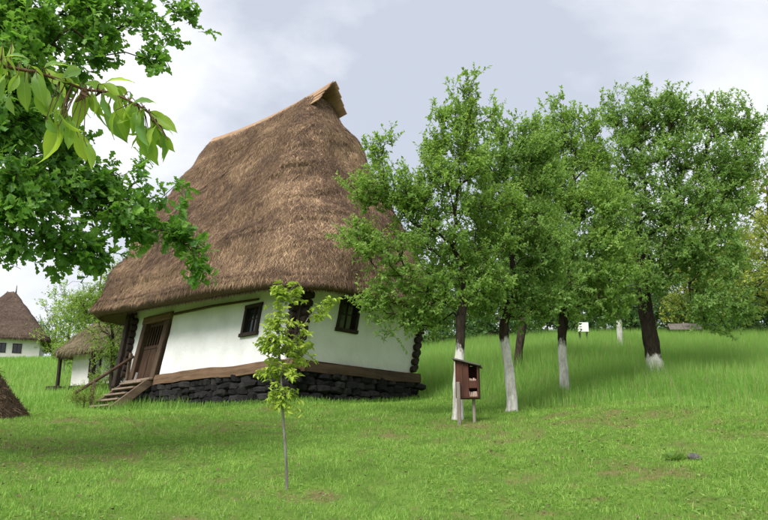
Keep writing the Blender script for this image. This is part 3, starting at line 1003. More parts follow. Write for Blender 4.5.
rr = 1.02 * (1 - tt) ** .75 + .03
p = np.stack([rr * np.cos(aa), rr * np.sin(aa), -.25 + 1.55 * tt], -1)
o_ = unit(p * np.array([1, 1, 0.0]))
p = p + o_ * (0.12 * fbm(p, 1.4, 91, 3) + .05 * fbm(p, 5, 93, 2) + .02)[:, None]
d = unit(np.array([0, 0, -1.0]) + o_ * RNG.uniform(0, .5, nh)[:, None] + RNG.normal(0, .45, (nh, 3)))
wv = unit(np.cross(d, o_)) * (RNG.uniform(.004, .012, nh))[:, None]
L = RNG.uniform(.08, .26, nh)[:, None]
b = p - d * L * .4
tp = b + d * L
hs = np_mesh('straw', np.stack([b - wv, b + wv, tp + wv * .4, tp - wv * .4], 1).reshape(-1, 3), np.arange(nh * 4).reshape(-1, 4), MAT['hay'], hay, False,
             {'rnd': np.repeat(np.clip(RNG.normal(.45, .22, nh), 0, 1), 4)})
hs['kind'] = 'stuff'

# ------------------------------------------------------------------ leaves and trees
def tpl_simple(w=.27, fold=.08, droop=.06):
    V = np.array([(0, 0, 0), (w, .45, fold), (0, 1, -droop), (-w, .45, fold)])
    return V, np.array([(0, 1, 2), (0, 2, 3)])
def tpl_broad(w=.3, fold=.06, droop=.1):
    V = np.array([(0, 0, 0), (w * .8, .25, fold), (w, .55, fold), (0, 1, -droop), (-w, .55, fold), (-w * .8, .25, fold)])
    return V, np.array([(0, 1, 2), (0, 2, 3), (0, 3, 4), (0, 4, 5)])
def tpl_oak():
    e = [(.15, .20), (.09, .32), (.29, .50), (.14, .60), (.32, .80)]
    V = [(0, 0, 0), (0, .32, .02), (0, .60, .02), (0, 1.0, -.06)]
    V = V + [(x, y, .05 + .12 * x) for x, y in e] + [(-x, y, .05 + .12 * x) for x, y in e]
    F = []
    for b in (4, 9):
        f = [(0, b, b + 1), (0, b + 1, 1), (1, b + 1, b + 2), (1, b + 2, b + 3), (1, b + 3, 2), (2, b + 3, b + 4), (2, b + 4, 3)]
        F += f if b == 4 else [t[::-1] for t in f]
    return np.array(V), np.array(F)
TPL = {'simple': tpl_simple(), 'broad': tpl_broad(), 'oak': tpl_oak(), 'narrow': tpl_simple(.16, .05, .1), 'sap': tpl_broad(.22, .07, .18)}
def leaf_mesh(name, P, D, N, size, tpl, mat, parent, rnd):
    TV, TF = TPL[tpl]
    D = unit(D)
    N = unit(N - D * (N * D).sum(1, keepdims=True))
    S = np.cross(D, N)
    V = P[:, None] + size[:, None, None] * (TV[None, :, 0:1] * S[:, None] + TV[None, :, 1:2] * D[:, None] + TV[None, :, 2:3] * N[:, None])
    F = (TF[None] + (np.arange(len(P)) * len(TV))[:, None, None]).reshape(-1, 3)
    return np_mesh(name, V.reshape(-1, 3), F, mat, parent, False, {'rnd': np.repeat(rnd, len(TV))})

def grow(trunk, attr, rng, seg=0.3, bal=0.3, start=None):
    """connects attractor points to a trunk, nearest first, into a branching graph"""
    pos = [np.array(p) for p in trunk]
    par = [-1] + list(range(len(trunk) - 1))
    pl = [0.0]
    for q in range(1, len(trunk)):
        pl.append(pl[-1] + np.linalg.norm(pos[q] - pos[q - 1]))
    first = len(trunk) // 2 if start is None else start
    base = pl[first]
    top = pos[-1]
    order = np.argsort(np.min(np.stack([np.linalg.norm(attr - t, axis=1) for t in pos[first:]]), 0))
    cap = len(attr) * 40 + len(trunk)
    PA = np.zeros((cap, 3))
    PL = np.full(cap, 1e9)
    n = len(pos)
    PA[:n] = pos
    PL[:n] = pl
    PL[:first] = 1e9
    ends = []
    for q in order:
        a = attr[q]
        cost = np.linalg.norm(PA[:n] - a, axis=1) + bal * (PL[:n] - base)
        b = int(np.argmin(cost))
        p0 = PA[b]
        L = np.linalg.norm(a - p0)
        m = max(1, int(math.ceil(L / seg)))
        pb = par[b]
        dirp = unit((PA[b] - PA[pb])[None])[0] if pb >= 0 else np.array([0, 0, 1.0])
        ctl = p0 + dirp * L * 0.3 + (a - p0) * 0.25 + np.array([0, 0, .12 * L])
        prev = b
        for s in range(1, m + 1):
            t = s / m
            x = (1 - t) ** 2 * p0 + 2 * t * (1 - t) * ctl + t * t * a
            if s < m:
                x = x + rng.normal(0, .035 * seg / .3, 3)
            if n >= cap:
                break
            PA[n] = x
            PL[n] = PL[prev] + np.linalg.norm(x - PA[prev])
            par.append(prev)
            prev = n
            n += 1
        ends.append(prev)
    return PA[:n], np.array(par), np.array(ends)
def pipe(par, n_tr, rtip, p=2.35):
    n = len(par)
    acc = np.zeros(n)
    has = np.zeros(n, bool)
    for q in range(n - 1, -1, -1):
        if not has[q]:
            acc[q] = rtip ** p
        if par[q] >= 0:
            acc[par[q]] += acc[q]
            has[par[q]] = True
    return acc ** (1 / p)

def make_tree(name, label, cat, group, trunk, rtrunk, blobs, d0, n_attr, shoots, shlen, nleaf, lsize, mat, bark, seed, wash=None, tpl='simple', rtip=.006, up=.55, outw=.6,
              seg=.3, bal=.3, sides=5, trunk_sides=12, tone=0.0, stems=True, fill=2.2, start=None, droop=0.0, sink=.25, spray=.75, leaf_up=.6, bbox_blobs=None):
    """trunk: list of world points; blobs: (px, py, rx, ry, depth offset) in photo pixels at distance d0, or bbox_blobs: (x,y,z,rx,ry,rz) in metres"""
    rng = np.random.default_rng(seed)
    trunk = np.array(trunk, float)
    root = empty(name, tuple(trunk[0]), 0, label, cat, group)
    org = trunk[0].copy()
    tr = trunk - org
    # smooth trunk
    tt = np.linspace(0, len(tr) - 1, max(8, 5 * len(tr)))
    def cr(t):
        i = min(int(t), len(tr) - 2)
        u = t - i
        p0, p1, p2, p3 = tr[max(i - 1, 0)], tr[i], tr[i + 1], tr[min(i + 2, len(tr) - 1)]
        return 0.5 * ((2 * p1) + (-p0 + p2) * u + (2 * p0 - 5 * p1 + 4 * p2 - p3) * u * u + (-p0 + 3 * p1 - 3 * p2 + p3) * u ** 3)
    tp = np.array([cr(t) for t in tt])
    rt = np.interp(tt / (len(tr) - 1), np.linspace(0, 1, len(rtrunk)), rtrunk)
    tp2, rt2 = tp.copy(), rt.copy()
    ex = np.array([[0, 0, -sink]]) + tp[:1]
    tp2 = np.concatenate([ex, tp2])
    rt2 = np.concatenate([[rt[0] * 1.25], rt2])
    rt2[1] *= 1.12
    # attractors
    if bbox_blobs is not None:
        bl = np.array(bbox_blobs, float)
        cen, R = bl[:, :3], bl[:, 3:6]
    else:
        cen = np.array([W(b[0], b[1], d0 + b[4]) for b in blobs]) - org
        k = np.array([(d0 + b[4]) / FPX for b in blobs])
        R = np.array([(b[2] * kk, (b[5] if len(b) > 5 else (b[2] + b[3]) / 2) * kk, b[3] * kk) for b, kk in zip(blobs, k)])
    vol = np.prod(R, 1) ** (0.72)
    which = rng.choice(len(cen), n_attr, p=vol / vol.sum())
    dirs = unit(rng.normal(0, 1, (n_attr, 3)))
    rad_ = rng.random(n_attr) ** (1 / fill)
    attr = cen[which] + dirs * rad_[:, None] * R[which]
    PA, par, ends = grow(tp, attr, rng, seg, bal, start)
    rads = pipe(par, len(tp), rtip)
    nt = len(tp)
    rads[:nt] = np.maximum(rads[:nt] * 0, rt)
    ch = np.arange(nt, len(PA))
    ra = np.minimum(rads[par[ch]], np.where(par[ch] < nt, rads[ch] * 1.15, 9))
    top_ = np.arange(len(PA))
    for q in ch:
        top_[q] = q if par[q] < nt else top_[par[q]]
    # trunk mesh
    TVv, TFf = tube(tp2, rt2, trunk_sides, .22, seed)
    w = np.zeros(len(TVv))
    if wash:
        w = np.clip(0.5 + (wash - TVv[:, 2]) * 1.6, 0, 1)
    capf = (np.arange(trunk_sides) + (len(tp2) - 1) * trunk_sides)[None]
    np_mesh('trunk', TVv, [TFf, capf], bark, root, True, {'wash': w})
    lim = None
    far_ = not stems
    groups = [ch] if far_ else [ch[top_[ch] == g] for g in np.unique(top_[ch])]
    sel = []
    for g in sorted(groups, key=lambda g: -len(g)):
        V, F = edges_mesh(PA[par[g]], PA[g], ra[g - nt], rads[g], sides)
        o = np_mesh('limbs' if far_ else 'limb', V, F, bark, root, True, {'wash': np.zeros(len(V))})
        if far_:
            o['kind'] = 'stuff'
        lim = lim or o
    # leafy shoots at every branch end
    cc = attr.mean(0)
    E = PA[ends]
    nE = len(E)
    nS = nE * shoots
    B0_ = np.repeat(E, shoots, 0) + rng.normal(0, shlen * .27, (nS, 3))
    outv = unit(B0_ - (cc - np.array([0, 0, .6])))
    SD = unit(outv * outw + np.array([0, 0, up]) + rng.normal(0, spray, (nS, 3)))
    SL = shlen * rng.uniform(.5, 1.35, nS)
    nL = nS * nleaf
    t = (np.tile(np.arange(nleaf), nS) + rng.random(nL)) / nleaf
    sd = np.repeat(SD, nleaf, 0)
    sl = np.repeat(SL, nleaf)
    P = np.repeat(B0_, nleaf, 0) + sd * (sl * t)[:, None] + np.array([0, 0, -droop]) * (sl * t * t)[:, None]
    rv = unit(np.cross(sd, rng.normal(0, 1, (nL, 3))))
    D = unit(rv * .9 + sd * .55 + np.array([0, 0, -droop * 1.2]) + rng.normal(0, .25, (nL, 3)))
    Ec = np.repeat(np.repeat(E, shoots, 0), nleaf, 0)
    N = unit(np.array([0, 0, leaf_up]) + unit(P - Ec + np.array([0, 0, .05])) * .75 + outv.repeat(nleaf, 0) * .25 + rng.normal(0, .38, (nL, 3)))
    size = lsize * rng.uniform(.6, 1.25, nL)
    clump = np.repeat(np.repeat(rng.normal(0, .15, nE), shoots), nleaf)
    rnd = np.clip(.45 + tone + 1.4 * clump + rng.normal(0, .16, nL) + .22 * (t - .5), 0, 1)
    leaf_mesh('crown', P, D, N, size, tpl, mat, root, rnd)
    if stems:
        a = B0_ - SD * (SL * .15)[:, None]
        b = B0_ + SD * SL[:, None] + np.array([0, 0, -droop]) * SL[:, None]
        V2, F2 = edges_mesh(a, b, np.full(nS, rtip * .6), np.full(nS, rtip * .3), 3)
        np_mesh('twigs', V2, F2, bark, root, False, {'wash': np.zeros(len(V2))})['kind'] = 'stuff'
    return root
def base_pt(px, py, d):
    p = W(px, py, d)
    p[2] = gz(p[0], p[1])
    return p
GRP = 'whitewashed orchard trees on the slope'
# orchard tree beside the wooden box
d = 13.6
make_tree('orchard_tree', 'whitewashed fruit tree right behind the red wooden box, reaching over the house wall', 'tree', GRP,
          [base_pt(458, 422, d), W(458, 385, d), W(460, 345, d), W(461, 318, d), W(465, 288, d + .1), W(462, 262, d + .15)],
          [.105, .09, .082, .085, .07, .05],
          [(468, 105, 20, 30, 0), (464, 150, 36, 30, 0), (466, 195, 44, 40, 0), (440, 160, 20, 22, .3), (415, 205, 34, 40, .2), (383, 150, 18, 28, .3), (372, 190, 26, 26, .2), (366, 235, 24, 24, 0),
           (395, 262, 40, 22, -.2), (372, 300, 24, 12, -.1), (395, 312, 30, 14, 0), (382, 334, 15, 8, 0), (435, 250, 36, 34, 0), (445, 292, 42, 24, 0), (485, 280, 30, 30, .2), (425, 318, 26, 10, .2), (500, 225, 22, 36, .3), (445, 118, 12, 12, .1), (490, 118, 10, 12, .2)],
          d, 330, 8, .27, 15, .074, MAT['leaf_a'], MAT['bark_wash'], 101, 1.25, start=17, outw=.5, up=.7, spray=.6)
d = 15.0
make_tree('orchard_tree', 'fruit tree whose white-painted trunk bends left, next right of the wooden box', 'tree', GRP,
          [base_pt(512, 411, d), W(511, 390, d), W(507, 355, d), W(504, 330, d), W(509, 305, d), W(514, 278, d), W(511, 255, d)],
          [.115, .1, .09, .095, .075, .06, .045],
          [(520, 150, 26, 28, 0), (508, 180, 30, 30, 0), (540, 180, 28, 34, .3), (515, 225, 42, 34, 0), (485, 255, 30, 30, -.3), (545, 245, 34, 34, .2), (500, 290, 38, 24, 0), (545, 285, 36, 26, .2), (475, 305, 26, 14, -.2), (530, 312, 34, 12, 0), (505, 132, 16, 16, .2), (535, 150, 22, 24, .2), (490, 205, 26, 30, 0)],
          d, 300, 8, .27, 15, .075, MAT['leaf_b'], MAT['bark_wash'], 102, 1.35, start=18, outw=.5, up=.65, spray=.6)
d = 18.0
make_tree('orchard_tree', 'fruit tree with slim straight pale-based trunk, third to the right of the wooden box', 'tree', GRP,
          [base_pt(565, 397, d), W(564, 375, d), W(562, 345, d), W(563, 322, d), W(567, 292, d), W(572, 262, d), W(568, 238, d)],
          [.12, .105, .10, .105, .085, .065, .05],
          [(562, 118, 18, 22, 0), (555, 155, 30, 26, 0), (585, 150, 26, 28, .3), (575, 195, 40, 34, 0), (545, 215, 30, 34, 0), (605, 215, 32, 40, -.4), (585, 250, 44, 32, -.4), (612, 270, 30, 34, -.6), (565, 290, 44, 26, -.2), (600, 305, 34, 18, -.4), (540, 300, 26, 16, 0), (590, 120, 14, 16, .2), (545, 135, 20, 20, .1)],
          d, 340, 8, .31, 15, .084, MAT['leaf_a'], MAT['bark_wash'], 103, 1.25, start=18, outw=.5, up=.6, spray=.65, tone=.06)
d = 21.5
make_tree('orchard_tree', 'largest fruit tree at right with thick dark leaning trunk and wide crown', 'tree', GRP,
          [base_pt(657, 380, d), W(655, 365, d), W(650, 335, d), W(645, 305, d), W(640, 268, d), W(640, 240, d), W(636, 212, d)],
          [.27, .22, .20, .19, .15, .12, .08],
          [(638, 98, 15, 26, 0), (632, 130, 30, 26, 0), (612, 118, 16, 22, .3), (662, 120, 26, 26, 0), (692, 118, 26, 26, .3), (725, 120, 26, 26, .3), (750, 135, 18, 28, .2), (648, 165, 44, 32, 0), (700, 165, 42, 34, 0), (742, 178, 26, 30, 0), (598, 165, 18, 26, .3),
           (620, 195, 28, 36, .5), (665, 210, 46, 36, -.4), (712, 215, 38, 34, -.2), (690, 255, 46, 34, -.6), (640, 250, 36, 28, .6), (722, 262, 26, 26, -.3), (722, 312, 32, 24, -.6), (700, 295, 26, 16, -.6), (655, 285, 26, 20, -.5)],
          d, 520, 8, .37, 15, .095, MAT['leaf_b'], MAT['bark_wash'], 104, .55, start=20, outw=.5, up=.55, spray=.65, rtip=.008)
d = 22.6
make_tree('orchard_tree', 'slender trunk leaning right, seen behind the bent white-painted trunk', 'tree', GRP,
          [base_pt(518, 368, d), W(519, 350, d), W(523, 325, d), W(530, 295, d), W(538, 250, d), W(545, 200, d)],
          [.13, .12, .115, .10, .07, .02],
          [(545, 165, 26, 26, 0), (535, 205, 34, 34, 0), (560, 230, 34, 34, .3), (525, 265, 36, 28, 0), (562, 285, 34, 24, 0), (490, 300, 26, 14, 0)],
          d, 230, 6, .36, 18, .075, MAT['leaf_b'], MAT['bark'], 105, start=12, rtip=.008, tone=-.05)
d = 30.0
make_tree('orchard_tree', 'thin distant tree with pale painted trunk under the bright canopy', 'tree', GRP,
          [base_pt(620, 352, d), W(620, 340, d), W(619, 318, d), W(617, 285, d), W(617, 250, d)],
          [.13, .11, .10, .07, .02],
          [(617, 270, 26, 24, 0), (640, 285, 26, 18, 0), (602, 272, 20, 14, 0), (620, 240, 24, 24, 0), (630, 305, 22, 12, 0)],
          d, 120, 5, .42, 13, .075, MAT['leaf_far'], MAT['bark_wash'], 106, 1.1, start=10, rtip=.01)

# background trees along the top of the slope
bg = [(405, 50, 8.5, 3.2, 'leaf_far', 'dark green tree glimpsed between the house and the wooden box'), (445, 56, 9.0, 3.6, 'leaf_far', 'dark background tree behind the wooden box tree'),
      (490, 58, 9.5, 3.8, 'leaf_far', 'dark background tree behind the bent painted trunk'), (540, 60, 9.5, 3.8, 'leaf_far', 'dark background tree left of the white sign'),
      (592, 57, 8.5, 3.4, 'leaf_far', 'dark background tree with low crown over the white sign'), (640, 60, 9.0, 3.8, 'leaf_far', 'dark background tree behind the thick leaning trunk'),
      (690, 62, 9.5, 4.0, 'leaf_willow', 'pale green background tree over the shingled fence'), (742, 56, 11.0, 4.2, 'leaf_gold', 'yellowing tree at the right edge of the slope'),
      (785, 40, 9.0, 3.6, 'leaf_gold', 'yellow green tree cut off by the right edge'), (715, 48, 8.0, 2.8, 'leaf_gold', 'low yellowish tree beneath the big crown')]
for q, (px, dd, hh, rr, mt, lab) in enumerate(bg):
    b = base_pt(px, 335, dd)
    top = b + np.array([random.uniform(-.3, .3), 0, hh * .85])
    zc = hh * .55
    bb = [(0, 0, zc, rr, rr, hh * .42), (rr * .5, -rr * .3, hh * .38, rr * .7, rr * .7, hh * .26), (-rr * .5, -rr * .3, hh * .36, rr * .7, rr * .7, hh * .26), (0.2, 0, hh * .82, rr * .5, rr * .5, hh * .16), (rr * .2, -rr * .5, hh * .2, rr * .8, rr * .6, hh * .14), (-rr * .6, -rr * .3, hh * .16, rr * .6, rr * .6, hh * .12)]
    make_tree('background_tree', lab, 'tree', 'background trees along the top of the slope',
              [b, b + np.array([.05, 0, hh * .2]), b + np.array([-.05, 0, hh * .5]), top], [.2, .17, .12, .03], None, dd, 170, 5, .6, 11, .21, MAT[mt], MAT['bark'], 300 + q,
              bbox_blobs=bb, seg=.6, start=6, rtip=.014, stems=False, sides=4, trunk_sides=8, tpl='simple', fill=2.6)
for q, (px, dd, hh, rr, lab) in enumerate(((418, 46, 2.6, 2.4, 'low green bush right of the house corner'), (452, 52, 2.8, 2.8, 'low bush on the rim just right of the box tree'), (500, 50, 2.6, 2.6, 'low dark bush behind the bent painted trunk'),
                                         (548, 53, 2.8, 2.6, 'low dark bush on the rim left of the white sign'), (606, 52, 2.6, 2.4, 'low dark bush on the rim right of the white sign'), (655, 50, 2.4, 2.4, 'low bush on the rim behind the thick leaning trunk'),
                                         (735, 48, 2.6, 2.6, 'low bush right of the shingled fence'), (772, 44, 3.0, 2.6, 'low bush at the right edge of the meadow'))):
    b = base_pt(px, 336, dd)
    make_tree('bush', lab, 'bush', 'low bushes along the rim of the slope', [b, b + np.array([0, 0, hh * .3]), b + np.array([.1, 0, hh * .7])], [.08, .06, .03], None, dd, 110, 5, .5, 11, .2, MAT['leaf_far'], MAT['bark'], 380 + q,
              bbox_blobs=[(0, 0, hh * .55, rr * 1.15, rr * .7, hh * .6), (rr * .6, 0, hh * .3, rr * .6, rr * .6, hh * .34), (-rr * .6, 0, hh * .3, rr * .6, rr * .6, hh * .34)], seg=.5, start=1, rtip=.012, stems=False, sides=4, trunk_sides=6)
# trees behind the far house, and the loose tree in front of the cottage
for q, (px, py, dd, hh, rr, mt, lab) in enumerate(((52, 362, 112, 6.5, 4.5, 'leaf_far', 'dark green tree right of the distant house'), (66, 360, 100, 8.5, 4.5, 'leaf_willow', 'light green tree between distant house and cottage roof'),
                                                   (92, 362, 90, 12.5, 5.5, 'leaf_willow', 'tall pale tree behind the cottage'), (125, 370, 70, 10.0, 4.5, 'leaf_far', 'tree behind the cottage beside the house corner'))):
    b = base_pt(px, py, dd)
    bb = [(0, 0, hh * .55, rr, rr, hh * .42), (rr * .4, 0, hh * .35, rr * .8, rr * .8, hh * .28), (-rr * .4, 0, hh * .35, rr * .8, rr * .8, hh * .28), (0, 0, hh * .85, rr * .5, rr * .5, hh * .15)]
    make_tree('background_tree', lab, 'tree', 'trees behind the cottage', [b, b + np.array([0, 0, hh * .3]), b + np.array([.1, 0, hh * .85])], [.25, .18, .04], None, dd, 130, 5, .8, 10, .22, MAT[mt], MAT['bark'], 340 + q,
              bbox_blobs=bb, seg=.8, start=4, rtip=.018, stems=False, sides=4, trunk_sides=8, fill=2.4)
d = 29.0
make_tree('loose_tree', 'airy light green tree in front of the small cottage, left of the stairs', 'tree', None,
          [base_pt(112, 404, d), W(111, 380, d), W(113, 355, d), W(112, 330, d), W(106, 305, d)], [.09, .075, .06, .045, .012],
          [(110, 300, 22, 20, 0), (96, 316, 22, 16, 0), (120, 330, 20, 20, 0), (108, 345, 18, 14, 0), (118, 362, 12, 14, 0), (100, 300, 28, 20, .8), (82, 308, 18, 14, .8)],
          d, 200, 5, .42, 12, .095, MAT['leaf_willow'], MAT['bark'], 360, start=8, rtip=.007, droop=.5, up=.35, tpl='narrow', spray=.7)
d = 48.0
make_tree('young_tree', 'thin young tree on the grass in front of the distant house', 'tree', None,
          [base_pt(64, 371, d), W(64, 362, d), W(63, 350, d)], [.045, .035, .012], [(63, 352, 9, 7, 0), (66, 361, 5, 5, 0)], d, 40, 4, .4, 9, .12, MAT['leaf_willow'], MAT['bark_young'], 361, start=4, rtip=.01)

d = 31.0
make_tree('shrub', 'bright green bush half covering the small cottage wall', 'shrub', None,
          [base_pt(92, 400, d), W(92, 392, d), W(93, 380, d)], [.04, .03, .01], [(96, 386, 10, 9, 0), (86, 392, 8, 6, 0), (106, 382, 10, 12, 0), (112, 392, 10, 8, 0)], d, 70, 5, .32, 10, .08, MAT['leaf_willow'], MAT['bark'], 363, start=2, rtip=.005, tpl='narrow')
# bare bush at the foot of the stairs
d = 24.2
make_tree('shrub', 'sparse pale shrub at the foot of the wooden stairs', 'shrub', None,
          [base_pt(84, 410, d), W(84, 402, d), W(84, 394, d)], [.03, .02, .008], [(82, 397, 14, 7, 0), (74, 402, 9, 4, 0), (92, 404, 8, 4, 0)], d, 50, 4, .25, 8, .05, MAT['leaf_willow'], MAT['twig'], 362, start=2, rtip=.004, tpl='narrow')

# ------------------------------------------------------------------ sapling in the foreground
d = 8.0
make_tree('sapling', 'slim young tree with yellow-green leaves standing alone in the lawn', 'tree', None,
          [base_pt(287, 488, d), W(286, 460, d), W(284, 430, d), W(282, 402, d), W(281, 375, d), W(279, 340, d), W(280, 305, d), W(282, 284, d)],
          [.017, .014, .0125, .012, .010, .008, .005, .002],
          [(280, 296, 7, 14, 0), (279, 325, 10, 14, 0), (278, 350, 16, 14, 0), (284, 372, 18, 14, 0), (283, 396, 13, 12, 0), (298, 352, 14, 14, .1), (307, 335, 9, 10, .1), (317, 316, 10, 8, .1), (330, 304, 6, 5, .1), (267, 345, 9, 12, -.05), (298, 296, 4, 14, .15), (270, 372, 9, 9, 0)],
          d, 150, 2, .11, 7, .064, MAT['leaf_sap'], MAT['bark_young'], 401, start=14, rtip=.0022, tpl='sap', droop=.5, up=.5, seg=.1, bal=.25, sides=5, trunk_sides=8, spray=.5, leaf_up=.5)

# ------------------------------------------------------------------ oak reaching in from the left
d = 9.6
ob = base_pt(-420, 480, 10.5)
oak_tr = [ob, ob + np.array([.1, 0, 1.2]), ob + np.array([.35, .1, 2.6]), ob + np.array([.5, .1, 4.2]), ob + np.array([.6, .1, 6.2]), ob + np.array([.7, .1, 8.0])]
make_tree('oak_tree', 'oak with lobed dark green leaves hanging in from the upper left', 'tree', None, oak_tr, [.38, .32, .29, .24, .15, .05],
          [(25, 22, 45, 30, 0), (95, 14, 36, 20, .3), (75, 52, 30, 26, .2), (138, 22, 20, 14, .2), (182, 12, 14, 11, .1), (192, 24, 7, 8, .1), (174, 42, 11, 13, .1), (152, 58, 10, 14, .1), (112, 48, 16, 16, .3),
           (25, 85, 42, 36, 0), (10, 70, 30, 40, -.5), (5, 120, 30, 40, -.5), (18, 140, 44, 36, 0), (10, 190, 30, 40, -.6), (60, 150, 26, 26, .4), (70, 190, 40, 24, .2), (18, 205, 42, 34, -.3), (112, 205, 34, 22, 0), (150, 188, 28, 13, -.1), (192, 185, 16, 8, -.1), (120, 176, 30, 14, .2), (150, 225, 32, 18, -.1), (184, 235, 14, 16, -.2), (196, 268, 10, 20, -.2),
           (60, 245, 30, 20, -.2), (15, 252, 22, 12, -.3), (60, 272, 10, 9, -.2), (92, 258, 14, 12, 0),
           (-50, 40, 45, 50, 0), (-55, 150, 50, 60, 0), (-140, 60, 60, 60, .4), (-150, 180, 50, 40, 0), (-50, 230, 30, 24, -.2), (-250, 60, 70, 70, 1.2), (-280, -60, 70, 50, 1), (-120, -40, 70, 30, .5), (20, -22, 70, 16, .5), (130, -16, 40, 10, .4)],
          d, 1380, 3, .19, 10, .122, MAT['leaf_oak'], MAT['bark'], 420, start=14, tpl='oak', rtip=.0045, up=.25, outw=.35, seg=.28, bal=.35, spray=.75, fill=2.6, leaf_up=.8)

# ------------------------------------------------------------------ cherry branch close to the camera
ch_base = np.array([-3.4, 1.6, gz(-3.4, 1.6)])
cherry = empty('cherry_tree', tuple(ch_base), 0, 'near branch with large drooping bright green leaves across the upper left', 'tree')
cd = 2.35
ctr = np.array([ch_base + [0, 0, -.25], ch_base + [.02, 0, .8], ch_base + [.12, .08, 1.5], ch_base + [.4, .2, 2.05]]) - ch_base
V, F = tube(np.array([ctr[0], ctr[0] * .5 + ctr[1] * .5, ctr[1], ctr[2], ctr[3]]), np.array([.07, .06, .055, .045, .03]), 10, .15)
np_mesh('trunk', V, F, MAT['bark'], cherry, True, {'wash': np.zeros(len(V))})
bp = [(-60, 62, cd), (0, 66, cd), (35, 72, cd), (60, 80, cd), (85, 90, cd), (108, 92, cd), (128, 100, cd), (148, 112, cd - .05), (160, 128, cd - .08), (168, 140, cd - .1)]
bpts = np.array([ctr[3] + ch_base] + [W(*p) for p in bp]) - ch_base
V, F = tube(bpts, np.array([.03, .010, .0062, .0055, .005, .0046, .0038, .003, .0024, .002, .0012]), 7, .15)
branch = np_mesh('branch', V, F, MAT['twig'], cherry, True, {'wash': np.zeros(len(V))})
lv = []
for q in range(12):
    bm = bmesh.new()
    nL_, nW_ = 9, 4
    cur = random.uniform(.05, .7)
    tw = random.uniform(-.7, .7)
    grid = []
    for a in range(nL_ + 1):
        t = a / nL_
        wd = .235 * (math.sin(math.pi * min(t * 1.0, 1) ** 1.15) ** .8) * (1 - .15 * t)
        if t > .82:
            wd *= (1 - (t - .82) / .18 * .75)
        row = []
        for b in range(-nW_ // 2, nW_ // 2 + 1):
            s = b / (nW_ / 2)
            x = wd * s
            z = .10 * abs(s) * wd / .235 - cur * t * t + .018 * math.sin(t * 19 + s * 2) * abs(s)
            y = t * (1 - .12 * cur * t)
            ca, sa = math.cos(tw * t), math.sin(tw * t)
            row.append(bm.verts.new((x * ca - z * sa * .3, y, z + x * sa)))
        grid.append(row)
    for a in range(nL_):
        for b in range(nW_):
            bm.faces.new((grid[a][b], grid[a][b + 1], grid[a + 1][b + 1], grid[a + 1][b]))
    # petiole
    for f in bm.faces:
        f.smooth = True
    bmesh.ops.remove_doubles(bm, verts=bm.verts, dist=.0005)
    me = bpy.data.meshes.new('leaf')
    bm.to_mesh(me)
    bm.free()
    me.materials.append(MAT['leaf_cherry'])
    lv.append(me)
leaf_spec = [(3, 45, 100, 30), (12, 40, 98, 30), (2, 62, 108, 34), (8, 78, 112, 28), (-12, 60, 95, 32), (20, 62, 85, 30), (30, 66, 25, 22), (36, 72, 80, 28), (25, 74, 95, 34), (42, 84, 75, 30), (10, 92, 95, 22),
             (50, 76, 10, 22), (52, 82, 60, 18), (58, 96, 120, 22), (62, 92, 95, 26), (70, 84, 15, 20), (88, 90, 115, 34), (96, 92, 100, 36), (104, 92, 85, 30), (84, 84, 5, 26), (100, 84, 20, 26), (112, 86, 45, 36), (106, 82, -15, 28),
             (118, 98, 80, 34), (110, 100, 100, 38), (122, 104, 95, 34), (128, 100, 60, 32), (116, 110, 110, 30), (132, 104, -20, 22), (136, 112, 75, 38), (144, 114, 95, 36), (140, 122, 100, 42), (150, 116, 70, 34), (146, 126, 85, 38), (154, 124, 105, 32),
             (150, 112, 35, 34), (158, 130, 55, 28), (164, 134, 80, 26), (160, 126, 100, 24), (60, 120, 110, 34), (58, 128, 85, 38), (66, 116, 60, 26), (76, 130, 70, 34), (84, 140, 65, 30), (72, 118, 95, 30), (64, 108, 135, 20), (140, 104, -35, 16), (130, 92, 80, 18), (166, 136, 70, 16), (46, 120, 60, 14), (-25, 56, 80, 34), (-40, 52, 100, 36)]
for q in range(34):
    cl_ = random.choice(((4, 60), (12, 64), (36, 76), (60, 108), (66, 120), (92, 92), (104, 92), (118, 100), (138, 110), (150, 118)))
    leaf_spec.append((cl_[0] + random.gauss(0, 6), cl_[1] + random.gauss(2, 6), random.gauss(85, 45), random.uniform(14, 30)))
for q in range(16):
    px, py = bp[2 + q % 7][0] + random.uniform(-10, 10), bp[2 + q % 7][1] + random.uniform(-4, 3)
    leaf_spec.append((px, py, random.choice((random.uniform(-50, 10), random.uniform(10, 60), random.uniform(100, 150))), random.uniform(16, 28)))
twigs = MB()
bw = bpts + ch_base
